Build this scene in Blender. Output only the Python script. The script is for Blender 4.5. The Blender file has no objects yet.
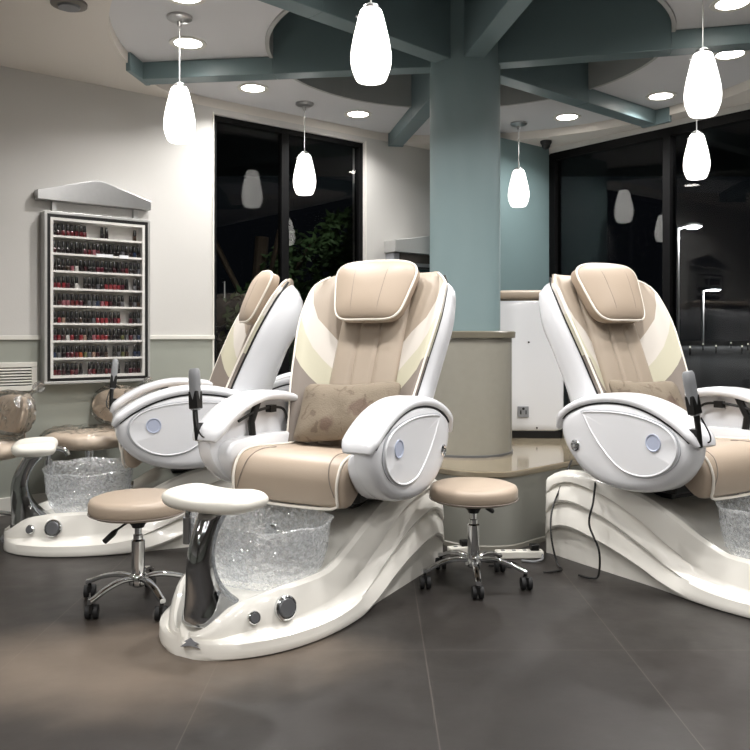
import bpy, bmesh, math, random
import numpy as np
from mathutils import Vector, Matrix

random.seed(7)
C = bpy.context.scene.collection
S = bpy.context.scene
PI = math.pi

# ------------------------------------------------------------------ camera, world, exposure
cam_d = bpy.data.cameras.new('camera')
cam = bpy.data.objects.new('camera', cam_d)
C.objects.link(cam)
CAM_H = 1.02
cam.location = (0, 0, CAM_H)
cam.rotation_euler = (PI / 2, 0, 0)
cam_d.sensor_width = 36
cam_d.lens = 38.4
cam_d.shift_y = -40 / 750
cam_d.clip_start = 0.05
cam_d.clip_end = 300
S.camera = cam

w = bpy.data.worlds.new('night')
S.world = w
w.use_nodes = True
w.node_tree.nodes['Background'].inputs[0].default_value = (0.10, 0.12, 0.16, 1)
w.node_tree.nodes['Background'].inputs[1].default_value = 0.012

S.view_settings.view_transform = 'Standard'
S.view_settings.look = 'None'
S.view_settings.exposure = 0.66
S.view_settings.gamma = 1
S.view_settings.use_curve_mapping = False
S.cycles.use_denoising = True
S.cycles.max_bounces = 10
S.cycles.transparent_max_bounces = 16
S.cycles.sample_clamp_indirect = 4

LAMP_W = 8.3       # watts of each recessed downlight
PENDANT_E = 2.2    # emission of the pendant glass


# ------------------------------------------------------------------ materials
def srgb(h):
    if isinstance(h, str):
        h = h.lstrip('#')
        c = [int(h[i:i + 2], 16) / 255 for i in (0, 2, 4)]
    else:
        c = [v / 255 for v in h]
    return tuple((v / 12.92 if v <= 0.04045 else ((v + 0.055) / 1.055) ** 2.4) for v in c) + (1,)


def mat(name, col, rough=0.5, metal=0.0, noise=0.0, nscale=8.0, bump=0.0, bscale=60.0, coat=0.0, emit=None, estr=0, trans=0, ior=1.45, spec=0.5):
    m = bpy.data.materials.new(name)
    m.use_nodes = True
    nt = m.node_tree
    b = nt.nodes['Principled BSDF']
    b.inputs['Roughness'].default_value = rough
    b.inputs['Metallic'].default_value = metal
    b.inputs['Coat Weight'].default_value = coat
    b.inputs['Coat Roughness'].default_value = 0.08
    b.inputs['Transmission Weight'].default_value = trans
    b.inputs['IOR'].default_value = ior
    b.inputs['Specular IOR Level'].default_value = spec
    c = srgb(col)
    tc = nt.nodes.new('ShaderNodeTexCoord')
    n = nt.nodes.new('ShaderNodeTexNoise')
    n.inputs['Scale'].default_value = nscale
    n.inputs['Detail'].default_value = 4
    nt.links.new(tc.outputs['Object'], n.inputs['Vector'])
    mx = nt.nodes.new('ShaderNodeMix')
    mx.data_type = 'RGBA'
    mx.inputs[6].default_value = tuple(max(0, v * (1 - noise)) for v in c[:3]) + (1,)
    mx.inputs[7].default_value = tuple(min(1, v * (1 + noise)) for v in c[:3]) + (1,)
    nt.links.new(n.outputs['Fac'], mx.inputs[0])
    nt.links.new(mx.outputs[2], b.inputs['Base Color'])
    if emit:
        b.inputs['Emission Color'].default_value = srgb(emit)
        b.inputs['Emission Strength'].default_value = estr
    if bump:
        n2 = nt.nodes.new('ShaderNodeTexNoise')
        n2.inputs['Scale'].default_value = bscale
        n2.inputs['Detail'].default_value = 3
        nt.links.new(tc.outputs['Object'], n2.inputs['Vector'])
        bp = nt.nodes.new('ShaderNodeBump')
        bp.inputs['Strength'].default_value = bump
        bp.inputs['Distance'].default_value = 0.01
        nt.links.new(n2.outputs['Fac'], bp.inputs['Height'])
        nt.links.new(bp.outputs['Normal'], b.inputs['Normal'])
    return m


M = {}
M['wall'] = mat('wall_paint', '#c6c4c0', 0.7, noise=0.02, nscale=2, bump=0.05, bscale=120)
M['wains'] = mat('wainscot_paint', '#979a91', 0.5, noise=0.03, nscale=2)
M['rail'] = mat('rail_paint', '#d6d4cc', 0.4)
M['ceil_out'] = mat('ceiling_beige_paint', '#d8d2ca', 0.8, noise=0.02, nscale=2)
M['ceil_in'] = mat('ceiling_grey_paint', '#d0d0d2', 0.8, noise=0.02, nscale=2)
M['fascia'] = mat('fascia_shaded_white', '#a9aaa8', 0.75)  # white fascia, with the shadow of the recess put into its grey
M['teal'] = mat('teal_paint', '#6c7e81', 0.42, noise=0.03, nscale=3)
M['teal_lit'] = mat('teal_paint_lit', '#7c8f91', 0.42, noise=0.03, nscale=3)  # same teal paint as the beams, lightened to carry the column's lighting
M['teal_wall'] = mat('teal_wall_paint', '#6c8082', 0.5, noise=0.03, nscale=3)
M['white'] = mat('white_gloss_shell', '#e6e7ea', 0.22, coat=0.3)
M['pearl'] = mat('pearl_white_fibreglass', '#f3f0e8', 0.2, coat=0.5, noise=0.015, nscale=5)
M['tray'] = mat('ivory_tray', '#efece2', 0.3, coat=0.3)
M['beige'] = mat('beige_leatherette', '#ab9b8a', 0.42, noise=0.03, nscale=12, bump=0.06, bscale=220)
M['beige2'] = mat('tan_leatherette', '#a19485', 0.45, noise=0.03, nscale=12, bump=0.06, bscale=220)
M['salon'] = mat('light_brown_leatherette', '#cbbba9', 0.45, noise=0.03)
M['cream'] = mat('cream_leatherette', '#cdc7bf', 0.45, noise=0.02, bump=0.05, bscale=220)
M['ivory'] = mat('pale_yellow_leatherette', '#bfbba6', 0.45, noise=0.02, bump=0.05, bscale=220)
M['taupe'] = mat('taupe_leatherette', '#80776f', 0.5, noise=0.03, bump=0.05, bscale=220)
M['piping'] = mat('ivory_piping', '#ebe5da', 0.4)
M['black'] = mat('black_plastic', '#141414', 0.4)
M['rubber'] = mat('black_rubber', '#1b1b1c', 0.65)
M['chrome'] = mat('chrome', '#d8dadc', 0.09, metal=1)
M['chromeh'] = mat('smooth_dark_chrome', '#b4b6b9', 0.07, metal=1, bump=0.12, bscale=9)
M['steel'] = mat('brushed_steel', '#b4b4b4', 0.35, metal=1, noise=0.06, nscale=40)
M['silver'] = mat('silver_paint', '#bcbcba', 0.38, metal=0.6)
M['greyp'] = mat('grey_plastic', '#8d8f92', 0.35)
M['dgrey'] = mat('dark_grey_dial', '#76777a', 0.3, metal=0.4)
M['groove'] = mat('shaded_white_groove', '#b9bbc0', 0.4)  # white panel rim, its soft shade put into this grey
M['bluew'] = mat('pale_blue_plastic', '#b9c1d6', 0.3)
M['ped'] = mat('pedestal_laminate', '#918e84', 0.38, noise=0.05, nscale=30)
M['pedtop'] = mat('countertop_laminate', '#6f6a5d', 0.3, noise=0.08, nscale=30)
M['riser'] = mat('riser_grey', '#8f8f88', 0.35, noise=0.05, nscale=4)
M['tile'] = mat('platform_tile', '#8f8470', 0.1, noise=0.12, nscale=6, coat=0.4)
M['frame'] = mat('dark_window_frame', '#060607', 0.6, noise=0.05, spec=0.2)
M['capk'] = mat('black_polish_cap', '#111112', 0.25, coat=0.3)
M['rackin'] = mat('white_shelf', '#cfcdc9', 0.5)
M['asphalt'] = mat('asphalt', '#101112', 0.9, noise=0.3, nscale=3)
M['bark'] = mat('bark', '#40362b', 0.9, noise=0.2)
M['leaf'] = mat('leaf', '#384f2c', 0.6, noise=0.35, nscale=3)
M['cabdark'] = mat('dark_brown_band', '#3d3731', 0.5)
M['cabglass'] = mat('dark_teal_glass', '#25393a', 0.08)
M['offlight'] = mat('unlit_trim', '#6d6862', 0.5)


def glass_mat(name, ior=1.5, rough=0.0, tint=(0.97, 0.98, 0.98, 1), bump=0, bscale=30, boost=1.0):
    m = bpy.data.materials.new(name)
    m.use_nodes = True
    nt = m.node_tree
    nt.nodes.clear()
    out = nt.nodes.new('ShaderNodeOutputMaterial')
    tr = nt.nodes.new('ShaderNodeBsdfTransparent')
    tr.inputs[0].default_value = tint
    gl = nt.nodes.new('ShaderNodeBsdfGlossy')
    gl.inputs['Roughness'].default_value = rough
    fr = nt.nodes.new('ShaderNodeFresnel')
    fr.inputs['IOR'].default_value = ior
    mx = nt.nodes.new('ShaderNodeMixShader')
    if boost != 1.0:
        ma = nt.nodes.new('ShaderNodeMath')
        ma.operation = 'MULTIPLY'
        ma.use_clamp = True
        ma.inputs[1].default_value = boost
        nt.links.new(fr.outputs[0], ma.inputs[0])
        nt.links.new(ma.outputs[0], mx.inputs[0])
    else:
        nt.links.new(fr.outputs[0], mx.inputs[0])
    nt.links.new(tr.outputs[0], mx.inputs[1])
    nt.links.new(gl.outputs[0], mx.inputs[2])
    nt.links.new(mx.outputs[0], out.inputs[0])
    if bump:
        tc = nt.nodes.new('ShaderNodeTexCoord')
        n2 = nt.nodes.new('ShaderNodeTexNoise')
        n2.inputs['Scale'].default_value = bscale
        nt.links.new(tc.outputs['Object'], n2.inputs['Vector'])
        bp = nt.nodes.new('ShaderNodeBump')
        bp.inputs['Strength'].default_value = bump
        bp.inputs['Distance'].default_value = 0.02
        nt.links.new(n2.outputs['Fac'], bp.inputs['Height'])
        nt.links.new(bp.outputs['Normal'], gl.inputs['Normal'])
        nt.links.new(bp.outputs['Normal'], fr.inputs['Normal'])
    return m


M['pane'] = glass_mat('window_glass', 1.36)
M['wrap'] = glass_mat('clear_plastic_wrap', 1.5, 0.2, (0.985, 0.985, 0.985, 1), 0.8, 22, 0.8)


def bowl_mat():
    m = bpy.data.materials.new('crystal_bowl_glass')
    m.use_nodes = True
    nt = m.node_tree
    nt.nodes.clear()
    out = nt.nodes.new('ShaderNodeOutputMaterial')
    tc = nt.nodes.new('ShaderNodeTexCoord')
    v = nt.nodes.new('ShaderNodeTexVoronoi')
    v.inputs['Scale'].default_value = 60
    v.feature = 'SMOOTH_F1'
    nt.links.new(tc.outputs['Object'], v.inputs['Vector'])
    bp = nt.nodes.new('ShaderNodeBump')
    bp.inputs['Strength'].default_value = 0.9
    bp.inputs['Distance'].default_value = 0.01
    nt.links.new(v.outputs['Distance'], bp.inputs['Height'])
    tr = nt.nodes.new('ShaderNodeBsdfTransparent')
    tr.inputs[0].default_value = (0.94, 0.95, 0.96, 1)
    gl = nt.nodes.new('ShaderNodeBsdfGlossy')
    gl.inputs['Roughness'].default_value = 0.12
    df = nt.nodes.new('ShaderNodeBsdfDiffuse')
    df.inputs[0].default_value = (0.80, 0.82, 0.83, 1)
    tl = nt.nodes.new('ShaderNodeBsdfTranslucent')
    tl.inputs[0].default_value = (0.9, 0.92, 0.93, 1)
    a = nt.nodes.new('ShaderNodeMixShader')
    a.inputs[0].default_value = 0.5
    nt.links.new(df.outputs[0], a.inputs[1])
    nt.links.new(tl.outputs[0], a.inputs[2])
    ns = nt.nodes.new('ShaderNodeTexNoise')
    ns.inputs['Scale'].default_value = 70
    nt.links.new(tc.outputs['Object'], ns.inputs['Vector'])
    cr = nt.nodes.new('ShaderNodeMapRange')
    cr.inputs[1].default_value = 0.35
    cr.inputs[2].default_value = 0.65
    cr.inputs[3].default_value = 0.14
    cr.inputs[4].default_value = 0.5
    nt.links.new(ns.outputs['Fac'], cr.inputs[0])
    b = nt.nodes.new('ShaderNodeMixShader')
    nt.links.new(cr.outputs[0], b.inputs[0])
    nt.links.new(tr.outputs[0], b.inputs[1])
    nt.links.new(a.outputs[0], b.inputs[2])
    c = nt.nodes.new('ShaderNodeMixShader')
    c.inputs[0].default_value = 0.22
    nt.links.new(b.outputs[0], c.inputs[1])
    nt.links.new(gl.outputs[0], c.inputs[2])
    nt.links.new(c.outputs[0], out.inputs[0])
    for s in (gl, df, tl):
        nt.links.new(bp.outputs['Normal'], s.inputs['Normal'])
    return m


M['bowl'] = bowl_mat()


def emit_mat(name, col, s):
    m = bpy.data.materials.new(name)
    m.use_nodes = True
    nt = m.node_tree
    b = nt.nodes['Principled BSDF']
    b.inputs['Base Color'].default_value = (0.9, 0.9, 0.88, 1)
    b.inputs['Emission Color'].default_value = srgb(col)
    b.inputs['Emission Strength'].default_value = s
    return m


M['glow'] = emit_mat('opal_pendant_glass_lit', '#fffaf4', PENDANT_E)
M['lens'] = emit_mat('downlight_lens_lit', '#fff8f0', 16)
M['street'] = emit_mat('street_lamp_lens_lit', '#e8f0ff', 40)


def floor_mat():
    m = bpy.data.materials.new('floor_dark_tile')
    m.use_nodes = True
    nt = m.node_tree
    b = nt.nodes['Principled BSDF']
    N, L = nt.nodes, nt.links
    tc = N.new('ShaderNodeTexCoord')
    mp = N.new('ShaderNodeMapping')
    mp.inputs['Location'].default_value = (0.49, -2.59, 0)
    mp.inputs['Rotation'].default_value = (0, 0, 0.0)
    L.new(tc.outputs['Object'], mp.inputs['Vector'])
    br = N.new('ShaderNodeTexBrick')
    br.offset = 0.0
    br.inputs['Color1'].default_value = srgb('#2d2a28')
    br.inputs['Color2'].default_value = srgb('#322e2c')
    br.inputs['Mortar'].default_value = srgb('#4a4541')
    br.inputs['Scale'].default_value = 1
    br.inputs['Mortar Size'].default_value = 0.0022
    br.inputs['Mortar Smooth'].default_value = 0.3
    br.inputs['Brick Width'].default_value = 0.65
    br.inputs['Row Height'].default_value = 0.65
    L.new(mp.outputs[0], br.inputs['Vector'])
    n1 = N.new('ShaderNodeTexNoise')
    n1.inputs['Scale'].default_value = 1.6
    n1.inputs['Detail'].default_value = 6
    L.new(tc.outputs['Object'], n1.inputs['Vector'])
    r1 = N.new('ShaderNodeMapRange')
    r1.inputs[1].default_value = 0.3
    r1.inputs[2].default_value = 0.7
    r1.inputs[3].default_value = 0.72
    r1.inputs[4].default_value = 1.15
    L.new(n1.outputs['Fac'], r1.inputs[0])
    mul = N.new('ShaderNodeMix')
    mul.data_type = 'RGBA'
    mul.blend_type = 'MULTIPLY'
    mul.inputs[0].default_value = 1
    L.new(br.outputs['Color'], mul.inputs[6])
    L.new(r1.outputs[0], mul.inputs[7])
    # a paler tan patch of tile in front of the middle chair
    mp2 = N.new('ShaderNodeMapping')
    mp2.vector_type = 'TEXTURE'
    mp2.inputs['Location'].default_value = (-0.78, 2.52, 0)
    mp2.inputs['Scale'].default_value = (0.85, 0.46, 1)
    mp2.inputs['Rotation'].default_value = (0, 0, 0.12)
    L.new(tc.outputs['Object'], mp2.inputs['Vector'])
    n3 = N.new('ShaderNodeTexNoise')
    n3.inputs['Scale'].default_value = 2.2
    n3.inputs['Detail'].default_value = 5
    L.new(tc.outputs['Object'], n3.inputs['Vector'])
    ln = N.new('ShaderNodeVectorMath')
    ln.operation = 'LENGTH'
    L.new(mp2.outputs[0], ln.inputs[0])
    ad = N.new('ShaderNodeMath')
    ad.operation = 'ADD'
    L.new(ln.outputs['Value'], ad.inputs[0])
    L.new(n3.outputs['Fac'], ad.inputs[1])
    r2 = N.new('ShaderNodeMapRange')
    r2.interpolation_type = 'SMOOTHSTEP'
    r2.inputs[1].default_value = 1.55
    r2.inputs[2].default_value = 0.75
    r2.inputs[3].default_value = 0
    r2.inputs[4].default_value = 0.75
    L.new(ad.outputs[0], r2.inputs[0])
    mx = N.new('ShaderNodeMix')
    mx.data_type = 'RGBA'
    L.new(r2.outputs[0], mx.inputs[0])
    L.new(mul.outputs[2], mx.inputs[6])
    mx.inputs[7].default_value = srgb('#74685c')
    # fine scuffs
    n4 = N.new('ShaderNodeTexNoise')
    n4.inputs['Scale'].default_value = 9
    n4.inputs['Detail'].default_value = 8
    L.new(tc.outputs['Object'], n4.inputs['Vector'])
    r4 = N.new('ShaderNodeMapRange')
    r4.inputs[3].default_value = 0.27
    r4.inputs[4].default_value = 0.5
    L.new(n4.outputs['Fac'], r4.inputs[0])
    L.new(r4.outputs[0], b.inputs['Roughness'])
    L.new(mx.outputs[2], b.inputs['Base Color'])
    bp = N.new('ShaderNodeBump')
    bp.inputs['Strength'].default_value = 0.12
    bp.inputs['Distance'].default_value = 0.01
    L.new(n4.outputs['Fac'], bp.inputs['Height'])
    L.new(bp.outputs['Normal'], b.inputs['Normal'])
    b.inputs['Specular IOR Level'].default_value = 0.35
    return m


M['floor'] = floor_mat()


def pillow_mat():
    m = mat('taupe_floral_fabric', '#7a6f60', 0.85, noise=0.12, nscale=14, bump=0.25, bscale=140)
    nt = m.node_tree
    N, L = nt.nodes, nt.links
    b = N['Principled BSDF']
    old = b.inputs['Base Color'].links[0].from_socket
    tc = N.new('ShaderNodeTexCoord')
    prev = old
    # two faded rust flowers and dark twigs printed on the front
    for (cx, cy, r, col) in ((0.09, 0.0, 0.055, '#57433a'), (-0.06, -0.07, 0.04, '#5c483f')):
        mp = N.new('ShaderNodeMapping')
        mp.vector_type = 'TEXTURE'
        mp.inputs['Location'].default_value = (cx, cy, 0)
        mp.inputs['Scale'].default_value = (r, r * 0.75, 10)
        mp.inputs['Rotation'].default_value = (0, 0, 0.6)
        L.new(tc.outputs['Object'], mp.inputs['Vector'])
        ln = N.new('ShaderNodeVectorMath')
        ln.operation = 'LENGTH'
        L.new(mp.outputs[0], ln.inputs[0])
        ns = N.new('ShaderNodeTexNoise')
        ns.inputs['Scale'].default_value = 30
        L.new(tc.outputs['Object'], ns.inputs['Vector'])
        ad = N.new('ShaderNodeMath')
        ad.operation = 'ADD'
        L.new(ln.outputs['Value'], ad.inputs[0])
        L.new(ns.outputs['Fac'], ad.inputs[1])
        r2 = N.new('ShaderNodeMapRange')
        r2.inputs[1].default_value = 1.55
        r2.inputs[2].default_value = 1.2
        r2.inputs[4].default_value = 0.65
        L.new(ad.outputs[0], r2.inputs[0])
        mx = N.new('ShaderNodeMix')
        mx.data_type = 'RGBA'
        L.new(r2.outputs[0], mx.inputs[0])
        L.new(prev, mx.inputs[6])
        mx.inputs[7].default_value = srgb(col)
        prev = mx.outputs[2]
    wv = N.new('ShaderNodeTexNoise')
    wv.inputs['Scale'].default_value = 16
    wv.inputs['Distortion'].default_value = 1.5
    L.new(tc.outputs['Object'], wv.inputs['Vector'])
    r3 = N.new('ShaderNodeMapRange')
    r3.inputs[1].default_value = 0.62
    r3.inputs[2].default_value = 0.68
    r3.inputs[4].default_value = 0.55
    L.new(wv.outputs['Fac'], r3.inputs[0])
    mx = N.new('ShaderNodeMix')
    mx.data_type = 'RGBA'
    L.new(r3.outputs[0], mx.inputs[0])
    L.new(prev, mx.inputs[6])
    mx.inputs[7].default_value = srgb('#57493d')
    L.new(mx.outputs[2], b.inputs['Base Color'])
    return m


M['pillow'] = pillow_mat()


# ------------------------------------------------------------------ helpers
def link_mesh(name, me, m=None, parent=None, smooth=True, ang=35, sub=0, bevel=0):
    o = bpy.data.objects.new(name, me)
    C.objects.link(o)
    if m is not None:
        for mm in (m if isinstance(m, (list, tuple)) else [m]):
            me.materials.append(mm)
    if parent:
        o.parent = parent
    if smooth:
        me.polygons.foreach_set('use_smooth', [True] * len(me.polygons))
        if sub == 0:
            me.set_sharp_from_angle(angle=math.radians(ang))
    if bevel:
        md = o.modifiers.new('bevel', 'BEVEL')
        md.width = bevel
        md.segments = 2
        md.limit_method = 'ANGLE'
        md.angle_limit = math.radians(40)
    if sub:
        md = o.modifiers.new('sub', 'SUBSURF')
        md.levels = sub
        md.render_levels = sub
    return o


def obj(name, bm, m=None, parent=None, **k):
    bmesh.ops.recalc_face_normals(bm, faces=bm.faces)
    me = bpy.data.meshes.new(name)
    bm.to_mesh(me)
    bm.free()
    return link_mesh(name, me, m, parent, **k)


def struct(name, bm, m, parent=None, label=None, **k):
    k.setdefault('smooth', False)
    o = obj(name, bm, m, parent, **k)
    if parent is None:
        o['kind'] = 'structure'
        if label:
            o['label'] = label
    return o


def thing(name, label, cat, loc=(0, 0, 0), rz=0, group=None):
    o = bpy.data.objects.new(name, None)
    C.objects.link(o)
    o.location = loc
    o.rotation_euler = (0, 0, rz)
    o.empty_display_size = 0.1
    tag(o, label, cat, group)
    return o


def tag(o, label, cat, group=None, kind=None):
    o['label'] = label
    o['category'] = cat
    if group:
        o['group'] = group
    if kind:
        o['kind'] = kind
    return o


def copy_tree(o, parent=None):
    c = o.copy()
    C.objects.link(c)
    c.parent = parent
    for ch in list(o.children):
        copy_tree(ch, c)
    return c


def B():
    return bmesh.new()


def box(bm, x0, x1, y0, y1, z0, z1, mtx=None, mi=0):
    vs = [bm.verts.new(Vector(p)) for p in ((x0, y0, z0), (x1, y0, z0), (x1, y1, z0), (x0, y1, z0), (x0, y0, z1), (x1, y0, z1), (x1, y1, z1), (x0, y1, z1))]
    if mtx is not None:
        for v in vs:
            v.co = mtx @ v.co
    for f in ((0, 3, 2, 1), (4, 5, 6, 7), (0, 1, 5, 4), (1, 2, 6, 5), (2, 3, 7, 6), (3, 0, 4, 7)):
        fc = bm.faces.new([vs[i] for i in f])
        fc.material_index = mi
    return vs


def prism(bm, pts, z0, z1, mi=0):
    """vertical prism over a plan polygon"""
    a = [bm.verts.new((p[0], p[1], z0)) for p in pts]
    b = [bm.verts.new((p[0], p[1], z1)) for p in pts]
    n = len(pts)
    fs = [bm.faces.new(a[::-1]), bm.faces.new(b)]
    for i in range(n):
        fs.append(bm.faces.new((a[i], a[(i + 1) % n], b[(i + 1) % n], b[i])))
    for f in fs:
        f.material_index = mi


def wallbox(bm, p, q, z0, z1, th, side=1, mi=0):
    """box along the plan segment p-q, thickness th to one side"""
    d = Vector((q[0] - p[0], q[1] - p[1])).normalized()
    n = Vector((-d.y, d.x)) * th * side
    prism(bm, [p, q, (q[0] + n.x, q[1] + n.y), (p[0] + n.x, p[1] + n.y)], z0, z1, mi)


def loft(bm, rings, closed=True, caps=True, mi=None):
    vr = [[bm.verts.new(Vector(p)) for p in r] for r in rings]
    n = len(rings[0])
    for a in range(len(vr) - 1):
        for i in range(n if closed else n - 1):
            j = (i + 1) % n
            f = bm.faces.new((vr[a][i], vr[a][j], vr[a + 1][j], vr[a + 1][i]))
            if mi:
                f.material_index = mi(a, i)
    if caps and closed:
        bm.faces.new(vr[0][::-1])
        bm.faces.new(vr[-1])
    return vr


def lathe(bm, prof, n=24, c=(0, 0, 0), mtx=None):
    rings = []
    for r, z in prof:
        ring = []
        for i in range(n):
            a = 2 * PI * i / n
            p = Vector((c[0] + max(r, 1e-4) * math.cos(a), c[1] + max(r, 1e-4) * math.sin(a), c[2] + z))
            ring.append(mtx @ p if mtx is not None else p)
        rings.append(ring)
    return loft(bm, rings)


def tube(bm, pts, r, n=8, rs=None):
    pts = [Vector(p) for p in pts]
    rings = []
    up = None
    for i, p in enumerate(pts):
        d = (pts[min(i + 1, len(pts) - 1)] - pts[max(i - 1, 0)]).normalized()
        if up is None:
            up = Vector((0, 0, 1)) if abs(d.z) < 0.9 else Vector((1, 0, 0))
        up = (up - d * up.dot(d))
        if up.length < 1e-5:
            up = d.orthogonal()
        up.normalize()
        s = d.cross(up)
        rr = rs[i] if rs else r
        rings.append([p + (up * math.cos(2 * PI * k / n) + s * math.sin(2 * PI * k / n)) * rr for k in range(n)])
    return loft(bm, rings)


def spline(pts, n=8, closed=False):
    """Catmull-Rom through points"""
    P = [Vector(p) for p in pts]
    out = []
    m = len(P)
    segs = m if closed else m - 1
    for i in range(segs):
        if closed:
            a, b, c, d = P[(i - 1) % m], P[i], P[(i + 1) % m], P[(i + 2) % m]
        else:
            a, b, c, d = P[max(i - 1, 0)], P[i], P[i + 1], P[min(i + 2, m - 1)]
        for k in range(n):
            t = k / n
            out.append(0.5 * ((2 * b) + (c - a) * t + (2 * a - 5 * b + 4 * c - d) * t * t + (3 * b - a - 3 * c + d) * t ** 3))
    if not closed:
        out.append(P[-1].copy())
    return out


def itp(x, xs, ys):
    """smooth (pchip-like) interpolation"""
    if x <= xs[0]:
        return ys[0]
    if x >= xs[-1]:
        return ys[-1]
    n = len(xs)
    d = [(ys[i + 1] - ys[i]) / (xs[i + 1] - xs[i]) for i in range(n - 1)]
    m = [d[0]] + [0 if d[i - 1] * d[i] <= 0 else 2 * d[i - 1] * d[i] / (d[i - 1] + d[i]) for i in range(1, n - 1)] + [d[-1]]
    for i in range(n - 1):
        if x <= xs[i + 1]:
            h = xs[i + 1] - xs[i]
            t = (x - xs[i]) / h
            return ((2 * t ** 3 - 3 * t * t + 1) * ys[i] + (t ** 3 - 2 * t * t + t) * h * m[i] + (-2 * t ** 3 + 3 * t * t) * ys[i + 1] + (t ** 3 - t * t) * h * m[i + 1])


def se(a, n):
    c, s = math.cos(a), math.sin(a)
    return math.copysign(abs(c) ** (2 / n), c), math.copysign(abs(s) ** (2 / n), s)


# ------------------------------------------------------------------ plan of the room
U = Vector((0.78, 0.6258))       # along the left wall, away from the camera
V = Vector((0.6258, -0.78))      # along the right window wall, towards the camera
P0 = Vector((-1.947, 4.65))
CRN = Vector((1.015, 7.03))


def LW(t, off=0.0):              # a point on the left wall, off metres into the room
    p = P0 + U * t + V * off
    return (p.x, p.y)


def RW(s, off=0.0):              # a point on the right wall, off metres into the room
    p = Vector((1.438, 6.5)) + V * s - U * off
    return (p.x, p.y)


H_OUT, H_IN, H_REC, H_BEAM = 2.54, 2.60, 3.05, 2.50
COL = (0.50, 4.45)
R_OUT, R_INN = 1.88, 1.10
TL0, TL1 = -5.2, 3.80            # extent of the left wall
RS0, RS1 = -0.676, 8.3           # extent of the right wall

fl = B()
corner = [LW(TL0 - .3), LW(TL1 + .3), RW(RS1 + .3)]
a = Vector(LW(TL0)) + V * 9.0
plan = [LW(TL0), LW(TL1), RW(RS1), (a.x, a.y)]
prism(fl, plan, -0.12, 0.0)
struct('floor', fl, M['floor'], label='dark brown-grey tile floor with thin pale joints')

# outside ground
bm = B()
prism(bm, [(-60, -20), (120, -20), (120, 160), (-60, 160)], -0.3, -0.13)
struct('ground', bm, M['asphalt'], label='dark asphalt outside the windows')

# left wall with its window opening (t 1.13 .. 2.40), wainscot below the rail
WT0, WT1 = 1.115, 2.40
WZ0, WZ1 = 0.05, 2.50
WNS = 1.0
bm = B()
for (t0, t1, z0, z1) in ((TL0, WT0, WNS, H_IN + .6), (WT1, TL1, WNS, H_IN + .6), (WT0, WT1, WZ1, H_IN + .6)):
    wallbox(bm, LW(t0), LW(t1), z0, z1, 0.16, 1)
for (t0, t1, z0, z1) in ((TL0, WT0, 0, WNS), (WT1, TL1, 0, WNS), (WT0, WT1, 0, WZ0)):
    wallbox(bm, LW(t0), LW(t1), z0, z1, 0.16, 1, 1)
struct('wall_left', bm, [M['wall'], M['wains']], label='warm white wall over grey-green wainscot, at the left')

for i, (t0, t1) in enumerate(((TL0, WT0 - 0.0), (WT1, 3.05))):
    bm = B()
    wallbox(bm, LW(t0), LW(t1), WNS - 0.008, WNS + 0.018, 0.014, -1)
    struct('trim_%d' % (i + 1), bm, M['rail'], label='thin pale chair rail along the left wall', bevel=0.003)
    bm = B()
    wallbox(bm, LW(t0), LW(t1), 0.0, 0.10, 0.012, -1)
    struct('baseboard_%s' % ('left', 'far')[i], bm, M['rail'], bevel=0.003)

# teal projection beside the window wall
k1 = Vector(RW(-0.03))
k0 = k1 - U * 0.70
kr = k0 - V * 0.70
bm = B()
prism(bm, [tuple(k0), tuple(k1), tuple(Vector(RW(-0.8))), tuple(kr)], 0, H_OUT)
struct('wall_back', bm, M['teal_wall'], label='teal wall between the column and the dark window')

# right wall (window wall)
RM = [0.0, 1.02, 2.3, 3.6, 4.9, 6.2]   # mullions
bm = B()
wallbox(bm, RW(-0.06), RW(RS1), WZ1, H_IN + .6, 0.16, 1)
wallbox(bm, RW(6.25), RW(RS1), 0, WZ1, 0.16, 1)
wallbox(bm, RW(-0.06), RW(6.25), 0, 0.12, 0.16, 1)
struct('wall_right', bm, M['wall'], label='wall around the dark window front at the right')

# walls behind the camera
b0 = Vector(plan[0]); b1 = Vector(plan[3]); b2 = Vector(plan[2])
bm = B()
wallbox(bm, tuple(b0), tuple(b1), WNS, H_IN + .6, 0.16, -1)
wallbox(bm, tuple(b0), tuple(b1), 0, WNS, 0.16, -1, 1)
struct('wall_front', bm, [M['wall'], M['wains']])
bm = B()
wallbox(bm, tuple(b1), tuple(b2), WNS, H_IN + .6, 0.16, -1)
wallbox(bm, tuple(b1), tuple(b2), 0, WNS, 0.16, -1, 1)
struct('wall_side', bm, [M['wall'], M['wains']])


def inward(p):
    return p


# window 1 (left)
wn = bpy.data.objects.new('window_1', None)
C.objects.link(wn)
wn['kind'] = 'structure'
wn['label'] = 'tall dark night window in the left wall'
bm = B()
fw = 0.035
for (t0, t1, z0, z1) in ((WT0, WT0 + fw, WZ0, WZ1), (WT1 - fw, WT1, WZ0, WZ1), (WT0, WT1, WZ1 - fw, WZ1), (WT0, WT1, WZ0, WZ0 + 0.08)):
    p, q = LW(t0, -0.03), LW(t1, -0.03)
    wallbox(bm, p, q, z0, z1, 0.06, 1)
obj('window_frame', bm, M['frame'], wn, smooth=False)
bm = B()
tm = 1.70
wallbox(bm, LW(tm - .03, -0.035), LW(tm + .03, -0.035), WZ0 + .08, WZ1 - fw, 0.05, 1)
obj('mullion', bm, M['frame'], wn, smooth=False)
for (t0, t1) in ((WT0 + fw, tm - .03), (tm + .03, WT1 - fw)):
    bm = B()
    wallbox(bm, LW(t0, -0.055), LW(t1, -0.055), WZ0 + .08, WZ1 - fw, 0.008, 1)
    obj('glass_pane', bm, M['pane'], wn, smooth=False)
bm = B()
p = Vector(LW(1.19, -0.02))
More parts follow.
